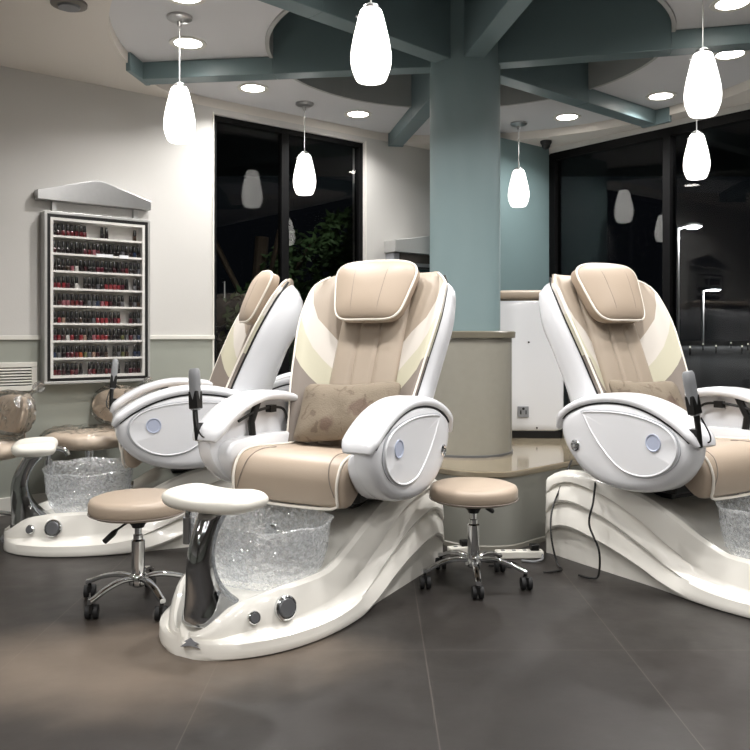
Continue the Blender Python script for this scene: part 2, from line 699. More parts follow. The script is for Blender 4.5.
tube(bm, [(p.x, p.y, 1.27), (p.x + V.x * .035, p.y + V.y * .035, 1.27), (p.x + V.x * .035, p.y + V.y * .035, 1.38), (p.x, p.y, 1.38)], 0.006, 8)
obj('pull_handle', bm, M['chrome'], wn)
bm = B()
for (t0, t1) in ((WT0 - .012, WT0), (WT1, WT1 + .012)):
    wallbox(bm, LW(t0, 0.006), LW(t1, 0.006), WZ0, WZ1 + .01, 0.006, 1)
obj('window_casing', bm, M['rail'], wn, smooth=False)

# window 2 (right)
wn = bpy.data.objects.new('window_2', None)
C.objects.link(wn)
wn['kind'] = 'structure'
wn['label'] = 'dark night window front at the right'
bm = B()
wallbox(bm, RW(-0.03, -0.01), RW(6.25, -0.01), WZ1 - 0.06, WZ1, 0.07, 1)
wallbox(bm, RW(-0.03, -0.01), RW(6.25, -0.01), 0.12, 0.20, 0.07, 1)
obj('window_frame', bm, M['frame'], wn, smooth=False)
for s in RM:
    bm = B()
    wallbox(bm, RW(s - .028, 0.0), RW(s + .028, 0.0), 0.2, WZ1 - 0.06, 0.08, 1)
    obj('mullion', bm, M['frame'], wn, smooth=False)
for i in range(len(RM) - 1):
    bm = B()
    wallbox(bm, RW(RM[i] + .028, -0.04), RW(RM[i + 1] - .028, -0.04), 0.2, WZ1 - .06, 0.008, 1)
    obj('glass_pane', bm, M['pane'], wn, smooth=False)


# ceiling: beige outer plane with a round opening, grey ring, deep teal recess
def ring_slab(bm, r0, r1, z0, z1, n=96, c=COL, mi=0):
    rs = []
    for (r, z) in ((r0, z0), (r1, z0), (r1, z1), (r0, z1)):
        rs.append([bm.verts.new((c[0] + r * math.cos(2 * PI * i / n), c[1] + r * math.sin(2 * PI * i / n), z)) for i in range(n)])
    for a_ in range(4):
        A, Bq = rs[a_], rs[(a_ + 1) % 4]
        for i in range(n):
            j = (i + 1) % n
            f = bm.faces.new((A[i], A[j], Bq[j], Bq[i]))
            f.material_index = mi
    return rs


bm = B()
n = 96
circ = []
far = []
PL = [Vector(p) for p in plan]


def ray_poly(c, d):
    best = None
    for i in range(4):
        p, q = PL[i], PL[(i + 1) % 4]
        e = q - p
        den = d.x * e.y - d.y * e.x
        if abs(den) < 1e-9:
            continue
        w_ = p - c
        t = (w_.x * e.y - w_.y * e.x) / den
        u = (w_.x * d.y - w_.y * d.x) / den
        if t > 0 and -1e-6 <= u <= 1 + 1e-6 and (best is None or t < best):
            best = t
    return c + d * best


cc = Vector(COL)
angs = [2 * PI * i / n for i in range(n)] + [math.atan2(p.y - cc.y, p.x - cc.x) % (2 * PI) for p in PL]
angs = sorted(set(round(x, 6) for x in angs))
N_ = len(angs)
lo_i, lo_o, hi_i, hi_o = [], [], [], []
for an in angs:
    d = Vector((math.cos(an), math.sin(an)))
    f = ray_poly(cc, d)
    ri = min(R_OUT, (f - cc).length - 0.001)
    pi_ = cc + d * ri
    lo_i.append(bm.verts.new((pi_.x, pi_.y, H_OUT)))
    hi_i.append(bm.verts.new((pi_.x, pi_.y, H_IN + .02)))
    lo_o.append(bm.verts.new((f.x, f.y, H_OUT)))
    hi_o.append(bm.verts.new((f.x, f.y, H_IN + .02)))
for i in range(N_):
    j = (i + 1) % N_
    for A, Q in ((lo_i, lo_o), (lo_o, hi_o), (hi_o, hi_i), (hi_i, lo_i)):
        bm.faces.new((A[i], A[j], Q[j], Q[i]))
struct('ceiling', bm, M['ceil_out'], label='beige outer ceiling around the round grey ring')
bm = B()
ring_slab(bm, R_INN, R_OUT + .03, H_IN, H_IN + .1)
ring_slab(bm, R_INN - .02, R_INN + .001, H_IN - .012, H_REC, mi=1)
struct('ceiling_ring', bm, [M['ceil_in'], M['fascia']], label='grey ring-shaped ceiling panel around the teal hub')
bm = B()
ring_slab(bm, 0.05, R_INN + .05, H_REC, H_REC + .08)
struct('ceiling_hub', bm, M['teal'], label='teal recessed round ceiling above the column')
bm = B()
prism(bm, [(-9, -5), (12, -5), (12, 11), (-9, 11)], 3.2, 3.25)
struct('roof', bm, M['frame'])

# column
bm = B()
lathe(bm, [(0.195, 1.041), (0.195, 3.04)], 64, (COL[0], COL[1], 0))
struct('column', bm, M['teal_lit'], smooth=True, label='smooth round teal column in the middle')

# beams
beams = [(-13.5, R_OUT + .35), (40.0, R_OUT + .02), (100.5, R_OUT - .02), (172.8, R_OUT - .0), (224.0, R_OUT), (279.0, R_OUT)]
plates = [(-.16, .16), (-.16, .06), (-.06, .06), (-.055, .22), (-.16, .16), (-.16, .16)]
for i, (an, rr) in enumerate(beams):
    an = math.radians(an)
    mt = Matrix.Translation((COL[0], COL[1], 0)) @ Matrix.Rotation(an, 4, 'Z')
    bm = B()
    box(bm, 0.15, R_INN - .021, -.055, .055, H_BEAM, H_REC - .001, mt)
    box(bm, R_INN - .021, rr, -.055, .055, H_BEAM, H_IN - .001, mt)
    box(bm, rr - .03, rr, plates[i][0], plates[i][1], H_BEAM - .004, H_IN - .001, mt)
    struct('trim_%d' % (i + 3), bm, M['teal'], label='teal beam radiating from the column', bevel=0.004)


# ------------------------------------------------------------------ platform, round counter
plat = spline([(.62, 3.79, 0), (.80, 3.93, 0), (1.02, 4.13, 0), (1.32, 4.42, 0), (1.50, 4.80, 0), (1.40, 5.25, 0), (1.0, 5.42, 0), (.5, 5.40, 0), (.2, 5.1, 0), (.15, 4.6, 0), (.22, 4.1, 0), (.40, 3.83, 0)], 8, True)
pcn = Vector((.75, 4.6, 0))


def plat_ring(off, z):
    out = []
    for p in plat:
        d = (p - pcn).normalized()
        q = p + d * off
        out.append((q.x, q.y, z))
    return out


bm = B()
loft(bm, [plat_ring(0, 0), plat_ring(0, .345)])
o = struct('platform', bm, M['riser'], smooth=True, label='grey-faced raised rounded platform with tan tile top')
bm = B()
loft(bm, [plat_ring(.010, .345), plat_ring(.014, .35), plat_ring(.014, .37), plat_ring(.008, .375)])
obj('tile_top', bm, M['tile'], o)
bm = B()
loft(bm, [plat_ring(.006, 0), plat_ring(.006, .02), plat_ring(.001, .024)])
obj('kickboard', bm, M['ped'], o)

t = thing('round_counter', 'grey laminate drum cabinet wrapped round the teal column', 'counter', (COL[0], COL[1], .375))
bm = B()
lathe(bm, [(.258, .0), (.258, .627)], 64)
obj('cabinet_drum', bm, M['ped'], t)
for k in range(2):
    an = math.radians(-165 + k * 140)
    bm = B()
    box(bm, -.0015, .0015, -.0015, .0015, .02, .6, Matrix.Translation((.2575 * math.cos(an), .2575 * math.sin(an), 0)))
    obj('door_seam', bm, M['dgrey'], t)
bm = B()
lathe(bm, [(.262, .628), (.276, .63), (.278, .66), (.272, .666)], 64)
obj('countertop', bm, M['pedtop'], t)
bm = B()
lathe(bm, [(.264, 0.0), (.264, .012)], 64)
obj('plinth', bm, M['dgrey'], t)

# ------------------------------------------------------------------ recessed downlights
lamp_data = bpy.data.lights.new('downlight_lamp', 'AREA')
lamp_data.shape = 'DISK'
lamp_data.size = 0.13
lamp_data.energy = LAMP_W
lamp_data.color = (1.0, 0.98, 0.96)
lamp_data.spread = math.radians(140)


def make_downlight():
    t = thing('recessed_downlight', '', 'ceiling light')
    bm = B()
    lathe_ring = []
    prof = [(.072, .0), (.074, -.004), (.098, -.006), (.1, -.002), (.1, 0.0)]
    rings = [[(r * math.cos(2 * PI * i / 32), r * math.sin(2 * PI * i / 32), z) for i in range(32)] for r, z in prof]
    loft(bm, rings, caps=False)
    obj('trim_ring', bm, M['rail'], t)
    bm = B()
    lathe(bm, [(.001, -.0035), (.06, -.0035), (.078, -.0015), (.078, 0)], 32)
    obj('lens', bm, M['lens'], t)
    l = bpy.data.objects.new('bulb', lamp_data)
    C.objects.link(l)
    l.parent = t
    l.location = (0, 0, -.008)
    return t


dl0 = make_downlight()
RING = [(188, 43, 'over the polish rack end, behind the leftmost pendant'), (253, 88, 'between the left pendants'), (358, 114, 'left of the column above the far window'),
        (567, 117, 'just right of the column, past the camera dome'), (661, 96, 'above the window mullion at the right'), (730, 54, 'beside the upper right pendant'), (732, 3, 'in the upper right corner of the picture')]
first = True


def put_light(x, y, z, label, group):
    global first
    o = dl0 if first else copy_tree(dl0)
    first = False
    o.location = (x, y, z)
    o['label'] = label
    o['group'] = group


for px, py, lab in RING:
    Y = (H_IN - CAM_H) * 800 / (335 - py)
    X = (px - 375) / 800 * Y
    put_light(X, Y, H_IN, 'round white recessed downlight ' + lab, 'recessed downlights')
put_light(-.885, 3.73, H_IN, 'round recessed downlight cut off by the top edge above the leftmost pendant', 'recessed downlights')
for an in (238, 262, 295):
    an = math.radians(an)
    put_light(COL[0] + 1.5 * math.cos(an), COL[1] + 1.5 * math.sin(an), H_IN, 'round recessed downlight on the near side of the ring, seen only mirrored in the glass', 'recessed downlights')
for a_, b_ in ((1.2, 2.2), (1.2, 4.4), (3.0, 1.2), (3.0, 3.6), (3.0, 6.0), (5.4, 2.4), (5.4, 4.8), (5.4, 7.2), (7.6, 1.4), (7.6, 3.8), (7.6, 6.2)):
    # metres from the far corner along the left wall / right wall
    p = CRN - U * a_ + V * b_
    d = (Vector((p.x, p.y)) - Vector(COL)).length
    if d < R_OUT + .2:
        continue
    put_light(p.x, p.y, H_OUT, 'round recessed downlight added out of view in the outer ceiling for front light', 'recessed downlights')

for x_, y_ in ((-1.6, .9), (0.05, .55), (1.7, .9), (-2.9, 2.2), (-.8, -.9), (1.0, -.9)):  # extra downlights around the camera, added out of view as front lighting
    put_light(x_, y_, H_OUT, 'round recessed downlight added out of view in the outer ceiling for front light', 'recessed downlights')

# ------------------------------------------------------------------ pendants
def make_pendant():
    t = thing('pendant_lamp', '', 'pendant lamp')      # origin at the ceiling
    bm = B()
    lathe(bm, [(.062, 0), (.062, -.012), (.05, -.02), (.012, -.026), (.01, -.05), (.001, -.05)], 32)
    obj('canopy', bm, M['steel'], t)
    L0 = -(H_IN - 1.978 - .275)
    bm = B()
    tube(bm, [(0, 0, -.045), (0, 0, L0)], .0032, 8)
    obj('cord', bm, M['silver'], t)
    bm = B()
    lathe(bm, [(.012, L0 + .018), (.03, L0 + .008), (.034, L0 - .006), (.032, L0 - .012)], 24)
    k = 0
    obj('cap', bm, M['steel'], t)
    bm = B()
    prof = [(.028, 0), (.04, -.004), (.05, -.03), (.062, -.08), (.073, -.13), (.08, -.175), (.0815, -.205), (.078, -.24), (.068, -.272), (.06, -.29), (.048, -.298), (.001, -.3)]
    lathe(bm, [(r * .95, z * .915 + L0 - .004) for r, z in spl2(prof)], 32)
    obj('glass_shade', bm, M['glow'], t)
    bm = B()
    tube(bm, [(-.03, 0, L0 - .03), (-.058, 0, L0 - .03)], .004, 8)
    obj('set_screw', bm, M['steel'], t)
    return t


def spl2(prof):
    pts = spline([(r, 0, z) for r, z in prof], 3)
    return [(max(p.x, 0.001), p.z) for p in pts]


pend = [(-.97, 3.97, 'white glass teardrop pendant nearest the polish rack'), (-.48, 5.45, 'small far white teardrop pendant in front of the left window'),
        (1.07, 5.96, 'small far white teardrop pendant just right of the teal column'), (-.015, 3.02, 'nearest large white teardrop pendant above the middle chair headrest'),
        (1.43, 3.49, 'white teardrop pendant at the right, the higher of the two in line'), (1.97, 4.90, 'white teardrop pendant at the right, the lower and farther of the two in line')]
p0 = make_pendant()
for i, (x, y, lab) in enumerate(pend):
    o = p0 if i == 0 else copy_tree(p0)
    o.location = (x, y, H_IN)
    o['label'] = lab
    o['group'] = 'teardrop pendants around the column'

# dome camera and unlit ring
bm = B()
lathe(bm, [(.045, 0), (.045, -.015), (.035, -.03)], 24)
t = thing('dome_camera', 'small dark dome camera on the ceiling beside the teal wall', 'security camera', (1.34, 6.27, H_OUT))
obj('mount', bm, M['black'], t)
bm = B()
lathe(bm, [(.033, -.028), (.032, -.045), (.02, -.062), (.001, -.068)], 24)
obj('dome', bm, M['black'], t)
t = thing('ceiling_vent', 'small unlit round fitting in the beige ceiling, top left', 'ceiling fitting', (-1.40, 3.66, H_OUT))
bm = B()
lathe(bm, [(.08, 0), (.08, -.012), (.06, -.018)], 32)
obj('outer_ring', bm, M['offlight'], t)
bm = B()
lathe(bm, [(.05, -.018), (.045, -.026)], 32)
obj('centre_disc', bm, M['dgrey'], t)

# ------------------------------------------------------------------ polish racks
UA = math.atan2(U.y, U.x)


def frame_box(bm, x0, x1, z0, z1, w_, y0, y1, mi=0):
    box(bm, x0, x1, y0, y1, z1 - w_, z1, None, mi)
    box(bm, x0, x1, y0, y1, z0, z0 + w_, None, mi)
    box(bm, x0, x0 + w_, y0, y1, z0 + w_, z1 - w_, None, mi)
    box(bm, x1 - w_, x1, y0, y1, z0 + w_, z1 - w_, None, mi)


def make_rack(label, t0, width, shelves=9):
    """local x along the wall, -y into the room, z up; origin on the wall at the rack's left bottom"""
    p = LW(t0)
    r = thing('polish_rack', label, 'display rack', (p[0], p[1], .735), UA)
    Wd = width
    bm = B(); frame_box(bm, 0, Wd, 0, 1.0, .016, -.085, 0)
    obj('outer_frame', bm, M['silver'], r, smooth=False, bevel=.002)
    bm = B(); frame_box(bm, .016, Wd - .016, .016, .984, .018, -.083, -.002)
    obj('inner_border', bm, M['black'], r, smooth=False)
    bm = B(); frame_box(bm, .034, Wd - .034, .034, .966, .016, -.082, -.002)
    obj('tray_frame', bm, M['rackin'], r, smooth=False)
    bm = B(); box(bm, .034, Wd - .034, -.008, -.001, .034, .966)
    obj('back_panel', bm, M['rackin'], r, smooth=False)
    zs = []
    for k in range(shelves):
        z = .05 + k * (.916 / shelves)
        zs.append(z)
        if k:
            bm = B(); box(bm, .05, Wd - .05, -.078, -.008, z - .012, z)
            obj('shelf', bm, M['rackin'], r, smooth=False, bevel=.001)
    # pediment on two posts
    bm = B()
    box(bm, .06, .085, -.03, -.002, 1.0, 1.09)
    obj('post', bm, M['silver'], r, smooth=False)
    bm = B()
    box(bm, Wd - .085, Wd - .06, -.03, -.002, 1.0, 1.09)
    obj('post', bm, M['silver'], r, smooth=False)
    bm = B()
    e = .035
    out = [(-e, 1.065), (Wd + .012, 1.065), (Wd + .012, 1.12), (Wd * .56, 1.205), (Wd * .5, 1.212), (Wd * .44, 1.205), (-e, 1.12)]
    loft(bm, [[(x, -.07, z) for x, z in out], [(x, -.002, z) for x, z in out]])
    obj('pediment', bm, M['steel'], r, smooth=False, bevel=.004)
    return r, zs


rack, zs = make_rack('silver-framed wall rack full of nail polish under a metal pediment', 0.0, .635)
p = LW(2.60)
t = thing('display_cabinet', 'grey wall cabinet with sloped top and black-framed glass, half hidden behind the teal column', 'cabinet', (p[0], p[1], .80), UA)
bm = B(); box(bm, 0, .46, -.10, -.002, 0, .86)
obj('cabinet_body', bm, M['greyp'], t, smooth=False, bevel=.003)
bm = B(); box(bm, .06, .46, -.108, -.101, .79, .86)
obj('recess_band', bm, M['cabdark'], t, smooth=False)
bm = B()
loft(bm, [[(x, -.14, z) for x, z in ((-.015, .862), (.46, .862), (.46, 1.03), (-.015, .955))], [(x, -.002, z) for x, z in ((-.015, .862), (.46, .862), (.46, 1.03), (-.015, .955))]])
obj('sloped_top', bm, M['silver'], t, smooth=False, bevel=.004)
bm = B(); frame_box(bm, .16, .45, .05, .76, .018, -.118, -.101)
obj('door_frame', bm, M['black'], t, smooth=False)
bm = B(); box(bm, .178, .432, -.106, -.1015, .068, .742)
obj('glass_door', bm, M['cabglass'], t, smooth=False)

pol_cols = {'k': '#1a1315', 'w': '#321218', 'r': '#4f171d', 'R': '#6e2026', 'm': '#431722', 'p': '#7d4c53', 'g': '#4c4c4f', 'n': '#80695c', 'o': '#8f4a2c', 'b': '#212a3e', 's': '#a9a6a2', 't': '#33261e', 'y': '#4b4b2e'}
cname = {'k': 'near-black', 'w': 'dark wine', 'r': 'red', 'R': 'bright red', 'm': 'plum', 'p': 'pink', 'g': 'grey', 'n': 'nude', 'o': 'orange', 'b': 'navy', 's': 'silver', 't': 'brown', 'y': 'olive'}
pm = {k: mat('polish_%s' % cname[k].replace(' ', '_'), v, 0.12, coat=0.6) for k, v in pol_cols.items()}
rows = ['kkrrrrrr...kk......t.'.replace('kk', 'kw', 1),
        'wkkkkkkmrpmkkkkkgkkbk',
        'kkktpskwkkmmkkwkwrkkg',
        'rRRmks.kkkgkRRRRmk.gk',
        'kwpprrmkggbpRwkkg.kgt',
        'kRnkkktkkgRRRwmR..mkg',
        'mRwsRkRnkpRRRkkkygmgb',
        'bgkmrroygnwkt.kgyt.bb',
        'rmwkrmk.mrkkrmkk.kmww']
rows = [r_[:21].ljust(21, 'k') for r_ in rows]


def bottle_meshes():
    bm = B()
    rings = []
    for sc_, z in ((.9, 0), (1, .002), (1, .026), (.85, .031), (.4, .034)):
        rings.append([(.0108 * sc_ * se(2 * PI * i / 12, 4)[0], .0108 * sc_ * se(2 * PI * i / 12, 4)[1], z) for i in range(12)])
    loft(bm, rings)
    base_ = obj('nail_polish_bottle', bm, pm['k'])
    bm = B()
    lathe(bm, [(.0098, .032), (.0102, .036), (.0082, .066), (.006, .069)], 12)
    cap_ = obj('cap', bm, M['capk'])
    return base_, cap_


bb, cp = bottle_meshes()
body_me = {}
for k in pol_cols:
    me = bb.data.copy()
    me.materials.clear()
    me.materials.append(pm[k])
    body_me[k] = me
ordn = ['first', 'second', 'third', 'fourth', 'fifth', 'sixth', 'seventh', 'eighth', 'ninth', 'tenth', 'eleventh', 'twelfth', 'thirteenth', 'fourteenth', 'fifteenth', 'sixteenth', 'seventeenth', 'eighteenth', 'nineteenth', 'twentieth', 'twenty-first']
shn = ['top', 'second', 'third', 'fourth', 'fifth', 'sixth', 'seventh', 'eighth', 'bottom']
RM4 = Matrix.Translation((LW(0)[0], LW(0)[1], .735)) @ Matrix.Rotation(UA, 4, 'Z')
firstb = True


def put_bottle(k, loc, rz, label, group):
    global firstb
    if firstb:
        o, c = bb, cp
        firstb = False
    else:
        o, c = bb.copy(), cp.copy()
        C.objects.link(o); C.objects.link(c)
    c.parent = o
    o.data = body_me[k]
    o.location = loc
    o.rotation_euler = (0, 0, rz)
    tag(o, label, 'nail polish', group)


for ri, row in enumerate(rows):
    z = zs[8 - ri] + .0006
    cnt = 0
    for ci, ch in enumerate(row):
        if ch == '.':
            continue
        x = .0645 + ci * (.506 / 20)
        for dx, fr in ((0, True),):
            p = RM4 @ Vector((x + random.uniform(-.0015, .0015), -.052 + random.uniform(-.003, .003), z))
            put_bottle(ch, p, UA + random.uniform(-.15, .15), '%s polish bottle with black cap, %s from left on the %s rack shelf' % (cname[ch], ordn[cnt], shn[ri]), 'polish bottles on the wall rack')
        cnt += 1
# paper shelf cards on the second shelf
for x0_, wd_, lab in ((.30, .10, 'wide white paper card on the second rack shelf'), (.44, .055, 'narrow white paper card near the right end of the second rack shelf')):
    bm = B()
    box(bm, x0_, x0_ + wd_, -.0815, -.0785, zs[7] - .011, zs[7] + .008, RM4)
    tag(obj('shelf_card', bm, M['white'], smooth=False), lab, 'card')

# ------------------------------------------------------------------ wall air grille
p = LW(-0.72)
t = thing('air_grille', 'pale louvred air grille low on the wainscot left of the polish rack', 'air vent', (p[0], p[1], .70), UA)
bm = B(); frame_box(bm, 0, .70, 0, .165, .03, -.018, -.001)
obj('grille_frame', bm, M['rail'], t, smooth=False, bevel=.003)
bm = B(); box(bm, .03, .67, -.006, -.001, .03, .135)
obj('duct_back', bm, M['black'], t, smooth=False)
for k in range(6):
    bm = B()
    box(bm, .03, .67, -.008, .008, -.0015, .0015, Matrix.Translation((0, -.013, .042 + k * .0165)) @ Matrix.Rotation(.6, 4, 'X'))
    obj('louvre', bm, M['rail'], t, smooth=False)


# ------------------------------------------------------------------ spa chair (faces local +x, sitter's left is +y)
def pillow_mesh(bm, w_, h_, th, ex=4, nu=28, nr=8, mtx=None, edge=0.0, mi=0):
    """superellipse cushion, lying in local XY, bulging along Z"""
    top, bot = [], []
    for s_ in (1, -1):
        rows_ = []
        for r in range(nr + 1):
            f = r / nr
            f2 = math.sin(f * PI / 2)
            zz = s_ * (edge + (th / 2 - edge) * max(0.0, 1 - f2 ** 2.6) ** 0.62)
            if r == 0:
                rows_.append([Vector((0, 0, zz))])
            else:
                rows_.append([Vector((w_ / 2 * f2 * se(2 * PI * i / nu, ex)[0], h_ / 2 * f2 * se(2 * PI * i / nu, ex)[1], zz)) for i in range(nu)])
        (top if s_ == 1 else bot).extend(rows_)
    def mk(p):
        return bm.verts.new(mtx @ p if mtx is not None else p)
    tv = [[mk(p) for p in r] for r in top]
    bv = [[mk(p) for p in r] for r in bot]
    if edge == 0:
        for v in bv[-1]:
            bm.verts.remove(v)
        bv[-1] = tv[-1]
    for vv in (tv, bv):
        for i in range(nu):
            bm.faces.new((vv[0][0], vv[1][i], vv[1][(i + 1) % nu]))
        for r in range(1, nr):
            for i in range(nu):
                j = (i + 1) % nu
                bm.faces.new((vv[r][i], vv[r][j], vv[r + 1][j], vv[r + 1][i]))
    if edge:
        for i in range(nu):
            j = (i + 1) % nu
            bm.faces.new((tv[-1][i], tv[-1][j], bv[-1][j], bv[-1][i]))


BK = Vector((-.10, 0, .50))
LEAN = math.radians(21.5)
BD = Vector((-math.sin(LEAN), 0, math.cos(LEAN)))
BN = Vector((math.cos(LEAN), 0, math.sin(LEAN)))
BL = .84


def bp_(s, y, n_):
    return BK + BD * (BL * s) + BN * n_ + Vector((0, y, 0))


def make_spa_chair():
    t = thing('pedicure_chair', '', 'pedicure chair')
    # ---------------- base hull
    kx = [-.46, -.38, -.28, -.1, .1, .25, .36, .5, .68, .82, .94]
    c1 = [.06, .125, .15, .125, .075, .025, .006, .004, .004, .004, .004]
    c2 = [.155, .238, .262, .235, .165, .105, .072, .058, .055, .055, .05]
    c3 = [.25, .328, .35, .325, .255, .175, .125, .095, .085, .08, .06]
    c4 = [.325, .385, .405, .395, .36, .30, .24, .195, .19, .165, .085]
    def W(x):
        wv = itp(x, [-.46, -.43, -.36, -.2, .1, .4], [.25, .285, .305, .31, .315, .32])
        if x > .42:
            q = (x - .42) / .53
            wv = .32 * max(0.0, 1 - q ** 2.3) ** .5
        return wv
    xs = [-.46, -.45, -.43, -.40] + [-.36 + i * .04 for i in range(26)] + [.71, .74, .77, .80, .83, .855, .875, .893, .908, .922, .933, .941, .947]
    xs = sorted(set(round(v, 4) for v in xs))
    rings = []
    for x in xs:
        w_ = W(x)
        f = min(1.0, w_ / .2)
        fr = min(1, max(0, (x + .46) / .09)); f *= fr * fr * (3 - 2 * fr) if x < -.37 else 1
        k = min(1, max(0, (x - .16) / .26)); k = k * k * (3 - 2 * k)
        A1, A2, A3, A4 = (itp(x, kx, c) for c in (c1, c2, c3, c4))
        ins = lambda rear, front: (rear * (1 - k) + front * k) * f
        half = [(w_ - ins(.032, .012), 0.0),
                (w_ - ins(.034, .004), A1 - .001 * (1 - k)),
                (w_ - ins(.006, .0), A1 + .001),
                (w_ - ins(.0, -.004), A1 + .012),
                (w_ - ins(.012, -.002), (A1 + A2) / 2),
                (w_ - ins(.036, .0), A2 - .004),
                (w_ - ins(.014, .008), A2 + .002),
                (w_ - ins(.010, .030), A2 + .012),
                (w_ - ins(.024, .040), (A2 + A3) / 2 + .004),
                (w_ - ins(.052, .046), A3 - .004),
                (w_ - ins(.030, .048), A3 + .004),
                (w_ - ins(.032, .052), A3 + .5 * (A4 - A3)),
                (w_ - ins(.045, .066), A4 - .012),
                (w_ - ins(.062, .082), A4),
                (w_ - ins(.09, .098), A4 - .002 - .003 * k),
                (w_ - ins(.14, .12), A4 - .01 - .03 * k),
                (0.0, A4 - .015 - .035 * k)]
        half = [(max(0.0, y), max(0.0, z)) for y, z in half]
        ring = [(x, y, z) for y, z in half] + [(x, -y, z) for y, z in half[-2::-1]]
        rings.append(ring)
    bm = B()
    loft(bm, rings)
    bmesh.ops.remove_doubles(bm, verts=bm.verts, dist=.0004)
    hull = obj('base_hull', bm, M['pearl'], t, ang=32)
    # emblem on the nose
    bm = B()
    em = [(-.030, -.012), (-.012, .002), (-.020, .004), (.0, .016), (.012, .006), (.03, .0), (.018, -.004), (.034, -.014), (.0, -.008)]
    mtn = Matrix.Translation((.952, .03, .052)) @ Matrix.Rotation(math.radians(20), 4, 'Z') @ Matrix.Rotation(math.radians(-25), 4, 'Y')
    loft(bm, [[mtn @ Vector((-.02, y, z)) for y, z in em], [mtn @ Vector((.004, y, z)) for y, z in em]])
    obj('emblem', bm, M['dgrey'], t, smooth=False)
    # knobs on the left flank
    for (x, z, r, nm, mk) in ((.715, .125, .040, 'control_knob', M['dgrey']), (.815, .115, .021, 'push_button', M['dgrey'])):
        wv = W(x)
        dx = (W(x + .02) - W(x - .02)) / .04
        an = math.atan2(1, -dx)
        mtx = Matrix.Translation((x, wv - .052, z)) @ Matrix.Rotation(an, 4, 'Z') @ Matrix.Rotation(math.radians(78), 4, 'Y')
        bm = B()
        lathe(bm, [(r, -.02), (r, .012), (r * .86, .016), (r * .8, .012)], 28, mtx=mtx)
        kb = obj(nm, bm, M['chrome'], t)
        bm = B()
        lathe(bm, [(r * .76, .006), (r * .75, .016), (r * .68, .019), (.001, .019)], 28, mtx=mtx)
        obj('dial', bm, mk, kb)
    # ---------------- chrome pedestal
    bm = B()
    rings = []
    for z, xc, tx, wy in ((.075, .80, .13, .088), (.10, .806, .118, .085), (.14, .83, .088, .072), (.19, .862, .055, .055), (.25, .882, .042, .045), (.31, .884, .036, .040), (.36, .868, .034, .039), (.40, .845, .036, .041), (.43, .82, .045, .046), (.44, .81, .05, .048)):
        ring = []
        for i in range(24):
            c_, s_ = se(2 * PI * i / 24, 2.8)
            ring.append((xc + tx * c_ - .02 * (abs(s_) ** 2), wy * s_, z))
        rings.append(ring)
    loft(bm, rings)
    ped = obj('chrome_pedestal', bm, M['chromeh'], t, sub=1)
    # tray
    bm = B()
    nu, nr = 40, 8
    def tray_pt(f, a_, s_):
        c_, s2 = se(a_, 3.8)
        x = .102 * f * c_
        y = .185 * f * s2
        top = -.007 * math.cos(min(1, abs(y) / .13) * PI) - .006 * max(0, x / .1)
        rr = max(0.0, 1 - f ** 7) ** .5
        z = (.028 + top * .8) * rr if s_ > 0 else -.034 * rr
        x += .016 * (1 - (y / .185) ** 2) - .012
        return Vector((.81 + x, y, .478 + z))
    tv = {}
    for s_ in (1, -1):
        prev = None
        for r in range(nr + 1):
            f = math.sin(r / nr * PI / 2)
            if r == nr and s_ == -1:
                cur = tv['edge']
            elif r == 0:
                cur = [bm.verts.new(tray_pt(0, 0, s_))]
            else:
                cur = [bm.verts.new(tray_pt(f, 2 * PI * i / nu, s_)) for i in range(nu)]
            if r == nr and s_ == 1:
                tv['edge'] = cur
            if prev:
                for i in range(nu):
                    j = (i + 1) % nu
                    if len(prev) == 1:
                        bm.faces.new((prev[0], cur[i], cur[j]))
                    else:
                        bm.faces.new((prev[i], prev[j], cur[j], cur[i]))
            prev = cur
    obj('foot_tray', bm, M['tray'], t, sub=1)
    # faucet beside the tray
    bm = B()
    tube(bm, spline([(.76, -.15, .38), (.755, -.15, .425), (.72, -.145, .445), (.68, -.135, .435), (.665, -.13, .41)], 5), .013, 12)
    tube(bm, [(.76, -.15, .30), (.76, -.15, .39)], .02, 14)
    obj('faucet', bm, M['chrome'], t)
    # ---------------- bowl
    bm = B()
    rings = []
    def bring(s_, z, wav=0.0):
        return [((.562 + .208 * s_ * se(2 * PI * i / 56, 2.3)[0]), .262 * s_ * se(2 * PI * i / 56, 2.5)[1], z + wav * math.sin(7 * 2 * PI * i / 56)) for i in range(56)]
    for s_, z, wv in ((.45, .142, 0), (.62, .148, 0), (.78, .168, 0), (.89, .205, 0), (.955, .26, 0), (.985, .315, 0), (.995, .348, .003), (1.03, .362, .005), (1.045, .368, .005), (1.03, .372, .005), (.985, .364, .005), (.965, .348, .003), (.955, .315, 0), (.925, .26, 0), (.86, .21, 0), (.75, .182, 0), (.45, .168, 0)):
        rings.append(bring(s_, z, wv))
    loft(bm, rings)
    obj('foot_bowl', bm, M['bowl'], t)
    # jets inside
    for y in (-.09, .09):
        bm = B()
        mt = Matrix.Translation((.36, y, .27)) @ Matrix.Rotation(math.radians(80), 4, 'Y')
        lathe(bm, [(.03, 0), (.03, .012), (.018, .016), (.001, .016)], 20, mtx=mt)
        obj('jet', bm, M['chrome'], t)
    # ---------------- under-seat mechanism
    bm = B()
    box(bm, -.2, .24, -.23, .23, .375, .45)
    box(bm, -.05, .18, -.17, .17, .34, .38)
    obj('seat_mechanism', bm, M['black'], t, smooth=False, bevel=.01)
    # ---------------- seat
    prof = [(-.2, .47), (-.2, .53), (-.1, .548), (.05, .553), (.2, .565), (.31, .568), (.375, .545), (.405, .49), (.405, .43), (.39, .392), (.36, .385), (.33, .405), (.28, .44), (.1, .45), (-.1, .45)]
    sp = spline([(x, 0, z) for x, z in prof], 4, True)
    cx, cz = .12, .49
    rings = []
